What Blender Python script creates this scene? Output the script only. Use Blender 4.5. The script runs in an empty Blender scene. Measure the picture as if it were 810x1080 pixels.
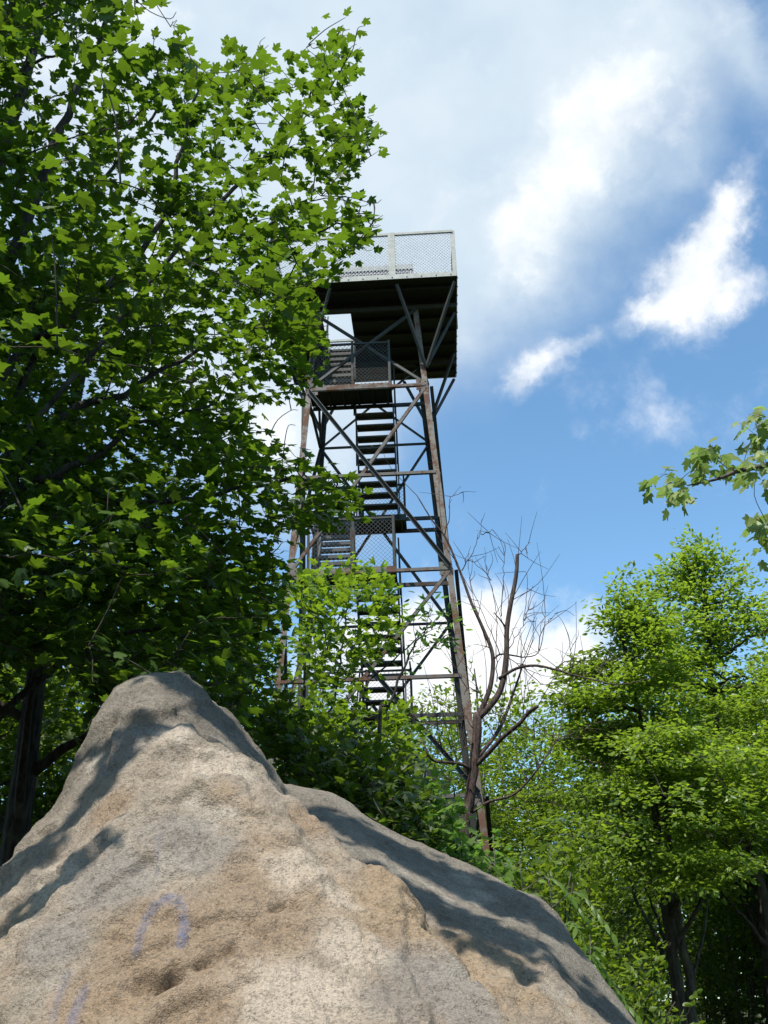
import bpy, math, random
import numpy as np
from mathutils import Vector, Matrix

random.seed(7)
rng = np.random.default_rng(11)
scene = bpy.context.scene
COL = scene.collection
R = math.radians

# ------------------------------------------------------------------ camera
PITCH, ROLL, FPX, CAMZ = 0.43835, 0.02431, 1111.14, 1.6
CP, SP, CR, SR = math.cos(PITCH), math.sin(PITCH), math.cos(ROLL), math.sin(ROLL)
CAM = np.array([0.0, 0.0, CAMZ])
RIGHT = np.array([1.0, 0, 0]); FWD = np.array([0, CP, SP]); UP = np.array([0, -SP, CP])

def ray(px, py):
    u, v = (px - 405) / FPX, (540 - py) / FPX
    return RIGHT * (u * CR + v * SR) + UP * (-u * SR + v * CR) + FWD

def at(px, py, y):
    d = ray(px, py)
    return CAM + d * (y / d[1])

def proj(P):
    P = np.asarray(P, float) - CAM
    X, D, U = P @ RIGHT, P @ FWD, P @ UP
    D = np.where(np.abs(D) < 1e-6, 1e-6, D)
    x, v = X / D, U / D
    return np.stack([405 + FPX * (x * CR - v * SR), 540 - FPX * (x * SR + v * CR), D], -1)

cam_data = bpy.data.cameras.new('camera')
cam = bpy.data.objects.new('camera', cam_data)
COL.objects.link(cam)
r_ax = RIGHT * CR - UP * SR
u_ax = RIGHT * SR + UP * CR
cam.matrix_world = Matrix(((r_ax[0], u_ax[0], -FWD[0], CAM[0]), (r_ax[1], u_ax[1], -FWD[1], CAM[1]),
                           (r_ax[2], u_ax[2], -FWD[2], CAM[2]), (0, 0, 0, 1)))
cam_data.sensor_fit = 'VERTICAL'
cam_data.sensor_height = 36
cam_data.lens = 36 * FPX / 1080
cam_data.clip_start = 0.05
cam_data.clip_end = 2000
scene.camera = cam

# ------------------------------------------------------------------ node helpers
class NT:
    def __init__(self, tree):
        self.t = tree
    def n(self, kind, **kw):
        nd = self.t.nodes.new(kind)
        for k, v in kw.items():
            setattr(nd, k, v)
        return nd
    def put(self, sock, v):
        if v is None:
            return
        if isinstance(v, bpy.types.NodeSocket):
            self.t.links.new(v, sock)
        else:
            sock.default_value = v
    def math(self, op, a, b=None, c=None, clamp=False):
        m = self.n('ShaderNodeMath', operation=op, use_clamp=clamp)
        self.put(m.inputs[0], a); self.put(m.inputs[1], b); self.put(m.inputs[2], c)
        return m.outputs[0]
    def vmath(self, op, a, b=None, out=0, scale=None):
        m = self.n('ShaderNodeVectorMath', operation=op)
        self.put(m.inputs[0], a); self.put(m.inputs[1], b)
        if scale is not None:
            self.put(m.inputs['Scale'], scale)
        return m.outputs[out]
    def noise(self, vec, scale, detail=4, rough=0.55, out='Fac', dist=0.0):
        nd = self.n('ShaderNodeTexNoise')
        self.put(nd.inputs['Vector'], vec)
        nd.inputs['Scale'].default_value = scale
        nd.inputs['Detail'].default_value = detail
        nd.inputs['Roughness'].default_value = rough
        nd.inputs['Distortion'].default_value = dist
        return nd.outputs[out]
    def smooth(self, v, a, b, lo=0.0, hi=1.0):
        m = self.n('ShaderNodeMapRange', interpolation_type='SMOOTHSTEP')
        self.put(m.inputs['Value'], v)
        m.inputs['From Min'].default_value = a; m.inputs['From Max'].default_value = b
        m.inputs['To Min'].default_value = lo; m.inputs['To Max'].default_value = hi
        return m.outputs[0]
    def mix(self, f, a, b, mode='MIX'):
        m = self.n('ShaderNodeMix', data_type='RGBA', blend_type=mode)
        self.put(m.inputs[0], f)
        self.put(m.inputs[6], (*a, 1) if isinstance(a, tuple) and len(a) == 3 else a)
        self.put(m.inputs[7], (*b, 1) if isinstance(b, tuple) and len(b) == 3 else b)
        return m.outputs[2]

def new_mat(name):
    m = bpy.data.materials.new(name)
    m.use_nodes = True
    t = m.node_tree
    t.nodes.clear()
    nt = NT(t)
    out = nt.n('ShaderNodeOutputMaterial')
    return m, nt, out

def principled(nt, out, color, rough=0.7, metal=0.0, bump=None, bump_dist=0.01, bump_str=0.5, spec=0.5):
    p = nt.n('ShaderNodeBsdfPrincipled')
    nt.put(p.inputs['Base Color'], (*color, 1) if isinstance(color, tuple) else color)
    nt.put(p.inputs['Roughness'], rough)
    nt.put(p.inputs['Metallic'], metal)
    p.inputs['Specular IOR Level'].default_value = spec
    if bump is not None:
        b = nt.n('ShaderNodeBump')
        b.inputs['Strength'].default_value = bump_str
        b.inputs['Distance'].default_value = bump_dist
        nt.put(b.inputs['Height'], bump)
        nt.t.links.new(b.outputs[0], p.inputs['Normal'])
    nt.t.links.new(p.outputs[0], out.inputs['Surface'])
    return p

def obj_co(nt):
    return nt.n('ShaderNodeTexCoord').outputs['Object']

def mat_leaf(name, dark, light, trans, tfac=0.42, rough=0.45, spec=0.35):
    m, nt, out = new_mat(name)
    a = nt.n('ShaderNodeAttribute', attribute_name='tint')
    col = nt.mix(a.outputs['Fac'], dark, light)
    p = nt.n('ShaderNodeBsdfPrincipled')
    nt.put(p.inputs['Base Color'], col)
    p.inputs['Roughness'].default_value = rough
    p.inputs['Specular IOR Level'].default_value = spec
    tr = nt.n('ShaderNodeBsdfTranslucent')
    tc = nt.mix(a.outputs['Fac'], tuple(x * 0.75 for x in trans), tuple(min(1, x * 1.2) for x in trans))
    nt.put(tr.inputs['Color'], tc)
    mx = nt.n('ShaderNodeMixShader')
    mx.inputs[0].default_value = tfac
    nt.t.links.new(p.outputs[0], mx.inputs[1]); nt.t.links.new(tr.outputs[0], mx.inputs[2])
    nt.t.links.new(mx.outputs[0], out.inputs['Surface'])
    return m

def mat_bark(name, c1, c2, scale=9.0):
    m, nt, out = new_mat(name)
    co = obj_co(nt)
    mp = nt.vmath('MULTIPLY', co, (1, 1, 0.22))
    n1 = nt.noise(mp, scale * 3, 6, 0.65)
    n2 = nt.noise(co, scale * 0.35, 3)
    col = nt.mix(nt.smooth(n1, 0.35, 0.68), c1, c2)
    col = nt.mix(nt.smooth(n2, 0.55, 0.75, 0, 0.5), col, (0.16, 0.17, 0.12))
    principled(nt, out, col, 0.9, bump=n1, bump_dist=0.02, bump_str=0.8, spec=0.2)
    return m

def mat_steel(name, paint, rust_amt=0.5, rough=0.6, rust=(0.20, 0.075, 0.035)):
    m, nt, out = new_mat(name)
    co = obj_co(nt)
    n1 = nt.noise(co, 2.3, 8, 0.7)
    n2 = nt.noise(co, 11.0, 5, 0.65)
    f = nt.math('ADD', nt.math('MULTIPLY', n1, 0.65), nt.math('MULTIPLY', n2, 0.35))
    lo = 0.60 - rust_amt * 0.22
    fac = nt.smooth(f, lo, lo + 0.11)
    pc = nt.mix(nt.smooth(n2, 0.3, 0.75), tuple(x * 0.8 for x in paint), tuple(min(1, x * 1.18) for x in paint))
    rc = nt.mix(n2, tuple(x * 0.55 for x in rust), tuple(x * 1.35 for x in rust))
    col = nt.mix(fac, pc, rc)
    principled(nt, out, col, nt.smooth(fac, 0, 1, rough, 0.92), bump=n2, bump_dist=0.004, bump_str=0.4, spec=0.35)
    return m

M = {}
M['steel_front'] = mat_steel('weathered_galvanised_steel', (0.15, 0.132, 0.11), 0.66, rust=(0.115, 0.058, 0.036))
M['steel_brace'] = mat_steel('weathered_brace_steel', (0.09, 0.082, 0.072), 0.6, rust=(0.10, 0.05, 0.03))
M['steel_shaded'] = mat_steel('shade_toned_steel', (0.034, 0.038, 0.034), 0.45, rust=(0.06, 0.03, 0.02))  # same tower steel, with the shade on inner and rear members put into its colour
M['steel_rail'] = mat_steel('grey_white_rail_paint', (0.36, 0.36, 0.325), 0.2)
M['deck'] = mat_steel('dark_deck_plate', (0.018, 0.019, 0.018), 0.25, rust=(0.05, 0.03, 0.02))
M['tread'] = mat_steel('worn_stair_tread', (0.075, 0.072, 0.068), 0.3, rust=(0.10, 0.05, 0.035))
M['mesh_bright'] = mat_steel('bright_wire_mesh', (0.46, 0.48, 0.50), 0.0, 0.4)
M['mesh_dull'] = mat_steel('dull_wire_mesh', (0.10, 0.105, 0.11), 0.2, 0.5)
M['baluster'] = mat_steel('brown_baluster_paint', (0.16, 0.09, 0.075), 0.3)
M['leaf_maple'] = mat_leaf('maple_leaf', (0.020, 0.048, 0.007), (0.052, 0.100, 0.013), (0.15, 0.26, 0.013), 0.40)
M['leaf_dark'] = mat_leaf('shade_leaf', (0.030, 0.058, 0.008), (0.060, 0.10, 0.013), (0.17, 0.27, 0.015), 0.4)  # darker than the forest leaf: shade of the wood put into the colour
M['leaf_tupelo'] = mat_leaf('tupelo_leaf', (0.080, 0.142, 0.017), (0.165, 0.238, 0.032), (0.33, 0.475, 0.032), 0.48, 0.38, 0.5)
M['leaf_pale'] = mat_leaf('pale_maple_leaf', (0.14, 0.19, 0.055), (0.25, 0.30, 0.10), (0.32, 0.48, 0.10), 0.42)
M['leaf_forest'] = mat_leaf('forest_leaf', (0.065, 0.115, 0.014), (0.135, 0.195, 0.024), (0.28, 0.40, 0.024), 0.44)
M['leaf_sunny'] = mat_leaf('sunny_maple_leaf', (0.050, 0.100, 0.011), (0.115, 0.175, 0.022), (0.26, 0.40, 0.020), 0.45)  # brighter maple leaf copy: sunlight put into the colour
M['leaf_weed'] = mat_leaf('weed_leaf', (0.062, 0.115, 0.016), (0.115, 0.185, 0.028), (0.22, 0.42, 0.06), 0.42)
M['bark_grey'] = mat_bark('grey_bark', (0.045, 0.038, 0.032), (0.13, 0.115, 0.10))
M['bark_dark'] = mat_bark('dark_bark', (0.030, 0.025, 0.021), (0.085, 0.072, 0.062))
M['bark_dead'] = mat_bark('dead_wood', (0.034, 0.025, 0.022), (0.115, 0.080, 0.070), 14)

# ------------------------------------------------------------------ object helpers
def tag(o, label=None, cat=None, group=None, kind=None):
    if label: o['label'] = label
    if cat: o['category'] = cat
    if group: o['group'] = group
    if kind: o['kind'] = kind
    return o

def empty(name, loc, rz=0.0):
    o = bpy.data.objects.new(name, None)
    COL.objects.link(o)
    o.location = loc
    o.rotation_euler = (0, 0, rz)
    o.empty_display_size = 0.3
    return o

class MB:
    """collects raw geometry; build() links it as one mesh object"""
    def __init__(self):
        self.v = []; self.f = []; self.n = 0
    def add(self, verts, faces):
        b = self.n
        self.v.append(np.asarray(verts, float).reshape(-1, 3))
        self.n += len(verts)
        for f in faces:
            self.f.append([b + i for i in f])
    def box(self, x0, x1, y0, y1, z0, z1):
        v = [(x0, y0, z0), (x1, y0, z0), (x1, y1, z0), (x0, y1, z0), (x0, y0, z1), (x1, y0, z1), (x1, y1, z1), (x0, y1, z1)]
        self.add(v, [(0, 3, 2, 1), (4, 5, 6, 7), (0, 1, 5, 4), (1, 2, 6, 5), (2, 3, 7, 6), (3, 0, 4, 7)])
    def prism(self, a, b, sec, ax, ay):
        """extrude the 2-D section sec (in axes ax, ay) from a to b"""
        a, b, ax, ay = (np.asarray(t, float) for t in (a, b, ax, ay))
        n = len(sec)
        v = [a + ax * s[0] + ay * s[1] for s in sec] + [b + ax * s[0] + ay * s[1] for s in sec]
        f = [(i, (i + 1) % n, n + (i + 1) % n, n + i) for i in range(n)]
        f += [tuple(reversed(range(n))), tuple(range(n, 2 * n))]
        self.add(v, f)
    def bar(self, a, b, w, h, up=(0, 0, 1)):
        a, b, up = np.asarray(a, float), np.asarray(b, float), np.asarray(up, float)
        d = (b - a) / np.linalg.norm(b - a)
        s = np.cross(d, up); s /= np.linalg.norm(s)
        u = np.cross(s, d)
        self.prism(a, b, [(-w / 2, -h / 2), (w / 2, -h / 2), (w / 2, h / 2), (-w / 2, h / 2)], s, u)
    def tube(self, pts, rad, n=6, cap=True):
        pts = np.asarray(pts, float)
        rad = np.broadcast_to(np.asarray(rad, float), (len(pts),))
        tg = np.gradient(pts, axis=0)
        tg /= np.linalg.norm(tg, axis=1)[:, None] + 1e-9
        ref = np.array([0.31, 0.17, 0.93]) if abs(tg[0][2]) < 0.8 else np.array([0.9, 0.3, 0.1])
        ang = np.arange(n) * 2 * np.pi / n
        vs = []
        for p, t, r in zip(pts, tg, rad):
            s = np.cross(t, ref); s /= np.linalg.norm(s) + 1e-9
            u = np.cross(s, t)
            ref = u
            vs.append(p + r * (np.cos(ang)[:, None] * s + np.sin(ang)[:, None] * u))
        m = len(pts)
        f = []
        for i in range(m - 1):
            for j in range(n):
                k = (j + 1) % n
                f.append((i * n + j, i * n + k, (i + 1) * n + k, (i + 1) * n + j))
        if cap:
            f.append(tuple(range(n))[::-1]); f.append(tuple(range((m - 1) * n, m * n)))
        self.add(np.concatenate(vs), f)
    def build(self, name, mat, parent=None, smooth=False):
        me = bpy.data.meshes.new(name)
        v = np.concatenate(self.v) if self.v else np.zeros((0, 3))
        me.from_pydata(v.tolist(), [], self.f)
        if smooth:
            me.polygons.foreach_set('use_smooth', np.ones(len(me.polygons), bool))
        me.materials.append(mat)
        me.update()
        o = bpy.data.objects.new(name, me)
        COL.objects.link(o)
        if parent: o.parent = parent
        return o

def fast_mesh(name, verts, tris, mat, parent=None, tint=None, smooth=False):
    me = bpy.data.meshes.new(name)
    nv, nf, k = len(verts), len(tris), tris.shape[1]
    me.vertices.add(nv)
    me.vertices.foreach_set('co', np.ascontiguousarray(verts, np.float32).ravel())
    me.loops.add(nf * k)
    me.loops.foreach_set('vertex_index', np.ascontiguousarray(tris, np.int32).ravel())
    me.polygons.add(nf)
    me.polygons.foreach_set('loop_start', np.arange(nf, dtype=np.int32) * k)
    me.polygons.foreach_set('use_smooth', np.full(nf, smooth, bool))
    if tint is not None:
        at_ = me.attributes.new('tint', 'FLOAT', 'FACE')
        at_.data.foreach_set('value', np.ascontiguousarray(tint, np.float32))
    me.materials.append(mat)
    me.update(calc_edges=True)
    o = bpy.data.objects.new(name, me)
    COL.objects.link(o)
    if parent: o.parent = parent
    return o

# ------------------------------------------------------------------ leaves
def leaf_tpl(half, centre=0.36, fold=-0.22, curl=-0.12):
    right = [(x, y) for x, y in half]
    outline = [(0, 0)] + right + [(0, 1.0)] + [(-x, y) for x, y in reversed(right)]
    v = np.array([(0, centre)] + outline, float)
    z = fold * np.abs(v[:, 0]) + curl * (v[:, 1] - 0.3) ** 2
    v3 = np.column_stack([v, z])
    n = len(outline)
    t = np.array([(0, 1 + i, 1 + (i + 1) % n) for i in range(n)])
    return v3, t

TPL = {
    'maple': leaf_tpl([(.20, -.05), (.40, .08), (.31, .20), (.42, .34), (.56, .58), (.36, .55), (.21, .50), (.25, .70), (.11, .83)]),
    'maple_low': leaf_tpl([(.38, .06), (.30, .24), (.54, .58), (.21, .50), (.20, .74)]),
    'oval': leaf_tpl([(.22, .22), (.27, .5), (.16, .8)], 0.45),
    'round': leaf_tpl([(.30, .08), (.44, .36), (.36, .66), (.14, .88)], 0.42),
    'blade': leaf_tpl([(.15, .2), (.17, .5)], 0.4),
}

def norm(a):
    return a / (np.linalg.norm(a, axis=-1, keepdims=True) + 1e-9)

def leaves(name, tpl, pos, axis, nrm, size, mat, parent, tint):
    tv, tt = TPL[tpl]
    axis = norm(axis)
    X = norm(np.cross(axis, nrm))
    N = np.cross(X, axis)
    wid = (0.85 + 0.3 * rng.random(len(pos)))[:, None, None]
    V = pos[:, None] + size[:, None, None] * (tv[None, :, 0:1] * wid * X[:, None] + tv[None, :, 1:2] * axis[:, None] + tv[None, :, 2:3] * rng.uniform(-.6, 2.6, len(pos))[:, None, None] * N[:, None])
    T = tt[None] + (np.arange(len(pos)) * len(tv))[:, None, None]
    return fast_mesh(name, V.reshape(-1, 3), T.reshape(-1, 3), mat, parent, np.repeat(tint, len(tt)))

def spray_leaves(cent, axis, n_per, length, width, size, droop=0.25, ntilt=0.4, flat=0.10, size_var=0.25):
    """leafy sprays: leaves strung along an axis, blades roughly level"""
    k = len(cent)
    n = k * n_per
    c = np.repeat(cent, n_per, 0); ax = norm(np.repeat(axis, n_per, 0))
    up = np.array([0, 0, 1.0])
    lat = norm(np.cross(ax, up + rng.normal(0, .15, (n, 3))))
    t = (rng.random(n) - 0.5) * length
    s = rng.normal(0, 0.5, n) * width * (1 - 0.5 * np.abs(t / length + 0.2))
    pos = c + ax * t[:, None] + lat * s[:, None] + rng.normal(0, flat, (n, 1)) * up
    d = ax * (0.5 + 0.6 * rng.random((n, 1))) + lat * (np.sign(s) * (0.3 + rng.random(n)))[:, None] + rng.normal(0, .3, (n, 3)) - up * (droop * (0.5 + rng.random((n, 1))))
    nr = up + rng.normal(0, ntilt, (n, 3))
    sz = size * (1 + rng.uniform(-size_var, size_var, n))
    tint = np.clip(np.repeat(rng.normal(.5, .18, k), n_per) + rng.normal(0, .22, n), 0, 1)
    return pos, d, nr, sz, tint

def in_poly(P, poly):
    x, y = P[:, 0], P[:, 1]
    ins = np.zeros(len(P), bool)
    m = len(poly)
    for i in range(m):
        x1, y1 = poly[i]; x2, y2 = poly[(i + 1) % m]
        c = ((y1 > y) != (y2 > y)) & (x < (x2 - x1) * (y - y1) / (y2 - y1 + 1e-12) + x1)
        ins ^= c
    return ins

def catmull(pts, n=6):
    pts = [np.asarray(p, float) for p in pts]
    if len(pts) < 3:
        return np.array([pts[0] + (pts[-1] - pts[0]) * t for t in np.linspace(0, 1, n + 1)])
    P = [2 * pts[0] - pts[1]] + pts + [2 * pts[-1] - pts[-2]]
    out = []
    for i in range(1, len(P) - 2):
        p0, p1, p2, p3 = P[i - 1:i + 3]
        for t in np.linspace(0, 1, n, endpoint=False):
            out.append(0.5 * (2 * p1 + (p2 - p0) * t + (2 * p0 - 5 * p1 + 4 * p2 - p3) * t * t + (3 * p1 - p0 - 3 * p2 + p3) * t ** 3))
    out.append(pts[-1])
    return np.array(out)

def limb(mb, pts, r0, r1, n=7, wob=0.0, seg=5):
    c = catmull(pts, seg)
    if wob:
        w = rng.normal(0, wob, c.shape); w[0] = 0
        c = c + w
    rad = r0 + (r1 - r0) * np.linspace(0, 1, len(c)) ** 0.85
    mb.tube(c, rad, n)
    return c

def twigs_to(mb, cent, axis, skel, r=0.006, reach=0.35, keep=None):
    """twigs that branch off one another until every spray is reached"""
    skel = np.asarray(skel)
    n0, n = len(skel), len(cent)
    buf = np.zeros((n0 + 3 * n, 3)); buf[:n0] = skel; m = n0
    dist = np.full(n, 1e9); near = np.zeros(n, int)
    def upd(a, b):
        for k in range(a, b):
            d = np.linalg.norm(cent - buf[k], axis=1) + 0.9 * np.maximum(0, buf[k][2] - cent[:, 2] + 0.1)
            w_ = d < dist
            dist[w_] = d[w_]; near[w_] = k
    upd(0, n0)
    done = np.zeros(n, bool)
    for _ in range(n):
        i = int(np.argmin(np.where(done, 1e9, dist)))
        done[i] = True
        s, c = buf[near[i]], cent[i]
        L = np.linalg.norm(c - s)
        mid = (s + c) / 2 + np.array([0, 0, 0.06 * L]) + rng.normal(0, .05 * L, 3)
        a = axis[i] / (np.linalg.norm(axis[i]) + 1e-9)
        pts = catmull([s, mid, c, c + a * reach], 3)
        mb.tube(pts, np.linspace(r * (0.7 + 0.6 * min(L, 1.5)), r * 0.35, len(pts)), 4, False)
        if n < 9000:
            buf[m:m + 2] = pts[3], pts[6]
            upd(m, m + 2); m += 2

# ------------------------------------------------------------------ light and sky
SUN_EL, SUN_AZ = R(64), R(20)                 # azimuth: turned left from straight behind the camera
S = np.array([-math.sin(SUN_AZ) * math.cos(SUN_EL), -math.cos(SUN_AZ) * math.cos(SUN_EL), math.sin(SUN_EL)])
sd = bpy.data.lights.new('sun', 'SUN')
sd.energy = 5.0
sd.angle = R(0.5)
sd.color = (1.0, 0.955, 0.87)
so = bpy.data.objects.new('sun', sd)
COL.objects.link(so)
so.rotation_euler = Vector(-S).to_track_quat('-Z', 'Y').to_euler()
so.location = (0, 0, 40)

world = bpy.data.worlds.new('World')
scene.world = world
world.use_nodes = True
wt = world.node_tree
wt.nodes.clear()
w = NT(wt)
wo = w.n('ShaderNodeOutputWorld')
bg = w.n('ShaderNodeBackground')
sky = w.n('ShaderNodeTexSky', sky_type='NISHITA')
sky.sun_disc = False
sky.sun_elevation = SUN_EL
sky.sun_rotation = math.atan2(S[0], S[1])
sky.altitude = 300
sky.air_density = 1.0; sky.dust_density = 0.6; sky.ozone_density = 1.6
SKY_STR = 0.15
bg.inputs['Strength'].default_value = SKY_STR
co = w.n('ShaderNodeTexCoord').outputs['Generated']
nv = w.n('ShaderNodeTexNoise'); nv.inputs['Scale'].default_value = 5.0; nv.inputs['Detail'].default_value = 8; nv.inputs['Roughness'].default_value = 0.62
w.put(nv.inputs['Vector'], co)
warp = w.vmath('SCALE', w.vmath('SUBTRACT', nv.outputs['Color'], (0.5, 0.5, 0.5)), scale=0.16)
dv = w.vmath('NORMALIZE', w.vmath('ADD', co, warp))
fb = w.noise(co, 9.0, 9, 0.62)
fb2 = w.noise(co, 3.2, 5, 0.55)

def blob(px, py, rx, ry, deg, amp=1.0):
    """soft elliptical cloud bank round one direction of the sky; radii in degrees"""
    c = ray(px, py); c = c / np.linalg.norm(c)
    e = np.cross(c, [0, 0, 1]); e /= np.linalg.norm(e)
    n_ = np.cross(e, c)
    a = R(deg)
    t1 = e * math.cos(a) + n_ * math.sin(a); t2 = -e * math.sin(a) + n_ * math.cos(a)
    u = w.vmath('DOT_PRODUCT', dv, tuple(t1 / math.sin(R(rx))), 1)
    v = w.vmath('DOT_PRODUCT', dv, tuple(t2 / math.sin(R(ry))), 1)
    q = w.math('ADD', w.math('MULTIPLY', u, u), w.math('MULTIPLY', v, v))
    front = w.math('GREATER_THAN', w.vmath('DOT_PRODUCT', dv, tuple(c), 1), 0.3)
    m = w.math('MULTIPLY', w.math('MULTIPLY', w.math('EXPONENT', w.math('MULTIPLY', q, -1.0)), amp), front)
    return m

def total(items):
    s = items[0]
    for i in items[1:]:
        s = w.math('ADD', s, i)
    return s

soft = total([blob(*b) for b in [
    (430, 60, 9, 11, 10, 1.0), (250, 60, 14, 13, 0, 1.1), (560, 60, 7, 6, 20, .75), (670, 15, 5.0, 3.6, -15, .7), (470, 230, 5, 6.5, 55, .9), (800, 90, 1.5, 4, 0, .6),
    (330, 400, 4.5, 7.5, 20, 1.0), (200, 330, 8, 10, 0, .9), (650, 200, 4, 4, 50, .25), (720, 160, 2.4, 1.8, 40, .2), (330, 520, 3.0, 2.0, 0, .4)]])
dense = total([blob(*b) for b in [
    (605, 150, 2.7, 5.0, -40, 1.05), (540, 245, 1.9, 2.4, -40, 1.0), (640, 100, 2.2, 2.2, 0, .45), (738, 250, 1.7, 2.6, -25, .88), (704, 305, 1.9, 2.1, -30, .92), (672, 336, 1.5, .9, 20, .75), (758, 226, 1.3, 1.0, 0, .7), (776, 302, 1.7, .7, 15, .55),
    (604, 376, 1.5, .9, 25, .6), (570, 404, 1.1, 1.4, 0, .85), (650, 385, 2.6, 2.0, 30, .22), (717, 440, .8, 2.0, 10, .30), (790, 40, 1.3, 4, 10, .35),
    (450, 690, 5.2, 2.7, 0, 1.3), (525, 668, 2.8, 2.4, -20, 1.2), (400, 720, 4, 4, 0, 1.0), (590, 695, 2.6, 1.5, -8, .95), (560, 735, 4, 2, 0, .7), (290, 455, 2.2, 2.4, 0, .8),
    (820, 660, 6, 1.4, 0, .4), (60, 60, 3, 5, -30, .7)]])
fb3 = w.noise(dv, 17.0, 8, 0.6)
edge = w.math('ADD', w.math('MULTIPLY', w.math('SUBTRACT', fb, 0.5), 1.6), w.math('MULTIPLY', w.math('SUBTRACT', fb3, 0.5), 1.1))
m_soft = w.smooth(w.math('ADD', soft, w.math('MULTIPLY', w.math('SUBTRACT', fb2, 0.5), 1.0)), 0.10, 1.25, 0, 0.88)
m_dense = w.smooth(w.math('ADD', dense, edge), 0.10, 1.35)
skyc = sky.outputs[0]
tone = w.n('ShaderNodeHueSaturation')
w.put(tone.inputs['Color'], skyc)
tone.inputs['Saturation'].default_value = 1.0
tone.inputs['Value'].default_value = 1.0
base = w.mix(1.0, tone.outputs[0], (0.83, 1.07, 1.09), 'MULTIPLY')
CL = 4.95
grey = w.mix(w.smooth(fb2, 0.35, 0.65), (0.58 * CL, 0.73 * CL, 0.86 * CL), (0.82 * CL, 0.91 * CL, 0.97 * CL))
c1 = w.mix(m_soft, base, grey)
white = w.mix(w.smooth(fb, 0.35, 0.7), (0.84 * CL, 0.90 * CL, 0.96 * CL), (1.2 * CL, 1.2 * CL, 1.2 * CL))
c2 = w.mix(m_dense, c1, white)
w.put(bg.inputs['Color'], c2)
wt.links.new(bg.outputs[0], wo.inputs['Surface'])

scene.view_settings.view_transform = 'Standard'
scene.view_settings.look = 'None'
scene.view_settings.exposure = 0.5
scene.view_settings.gamma = 1
scene.render.engine = 'CYCLES'
scene.cycles.use_denoising = True
scene.cycles.max_bounces = 8
scene.cycles.diffuse_bounces = 4
scene.cycles.transmission_bounces = 6
scene.cycles.transparent_max_bounces = 8

# ------------------------------------------------------------------ ground
def ground_z(x, y):
    r = np.clip((np.asarray(y, float) - 3) / 16, 0, 1)
    return 0.54 * r * r * (3 - 2 * r) + 0.10 * np.sin(np.asarray(x) * 0.23 + 1) * np.sin(np.asarray(y) * 0.19)

def build_ground():
    g = np.concatenate([-np.geomspace(600, 25, 14), np.linspace(-24, 24, 97), np.geomspace(25, 600, 14)])
    gy = np.concatenate([-np.geomspace(600, 11, 14), np.linspace(-10, 40, 101), np.geomspace(41, 600, 14)])
    X, Y = np.meshgrid(g, gy)
    far = np.hypot(X, Y)
    Z = np.where(far < 60, ground_z(X, Y), 0.4) + np.where(far < 40, rng.normal(0, .02, X.shape), 0)
    v = np.stack([X, Y, Z], -1).reshape(-1, 3)
    nx = len(g)
    i = np.arange(len(gy) - 1)[:, None] * nx + np.arange(nx - 1)[None]
    q = np.stack([i, i + 1, i + nx + 1, i + nx], -1).reshape(-1, 4)
    m, nt, out = new_mat('forest_floor')
    co = obj_co(nt)
    n1 = nt.noise(co, 0.7, 5); n2 = nt.noise(co, 14, 6, 0.7)
    col = nt.mix(nt.smooth(n2, .3, .7), (0.030, 0.022, 0.014), (0.10, 0.072, 0.042))
    col = nt.mix(nt.smooth(n1, .45, .6), col, (0.03, 0.055, 0.014))
    principled(nt, out, col, 0.95, bump=n2, bump_dist=0.05, bump_str=0.8, spec=0.1)
    o = fast_mesh('ground', v, q, m, smooth=True)
    tag(o, kind='structure')
build_ground()

# ------------------------------------------------------------------ boulder
def vnoise(P, scale, seed, octaves=4, gain=0.5):
    """value noise on 3-D points"""
    tot = np.zeros(len(P)); amp = 1.0; norm_ = 0
    for o in range(octaves):
        q = P * scale * (2 ** o) + seed * 17.13 + o * 5.7
        i = np.floor(q).astype(np.int64); f = q - i
        f = f * f * (3 - 2 * f)
        def h(dx, dy, dz):
            k = (i[:, 0] + dx) * 374761393 + (i[:, 1] + dy) * 668265263 + (i[:, 2] + dz) * 1274126177 + seed * 9973
            k = (k ^ (k >> 13)) * 1274126177 & 0x7fffffff
            k = (k ^ (k >> 16)) & 0xffff
            return k / 65535.0
        c = 0
        for dx in (0, 1):
            for dy in (0, 1):
                for dz in (0, 1):
                    wgt = (f[:, 0] if dx else 1 - f[:, 0]) * (f[:, 1] if dy else 1 - f[:, 1]) * (f[:, 2] if dz else 1 - f[:, 2])
                    c = c + wgt * h(dx, dy, dz)
        tot += amp * c; norm_ += amp; amp *= gain
    return tot / norm_ - 0.5

def seg_dist(P, line):
    d = np.full(len(P), 1e9)
    for a, b in zip(line[:-1], line[1:]):
        a, b = np.asarray(a), np.asarray(b)
        ab = b - a
        t = np.clip(((P - a) @ ab) / (ab @ ab + 1e-12), 0, 1)
        d = np.minimum(d, np.linalg.norm(P - a - t[:, None] * ab, axis=1))
    return d

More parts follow.
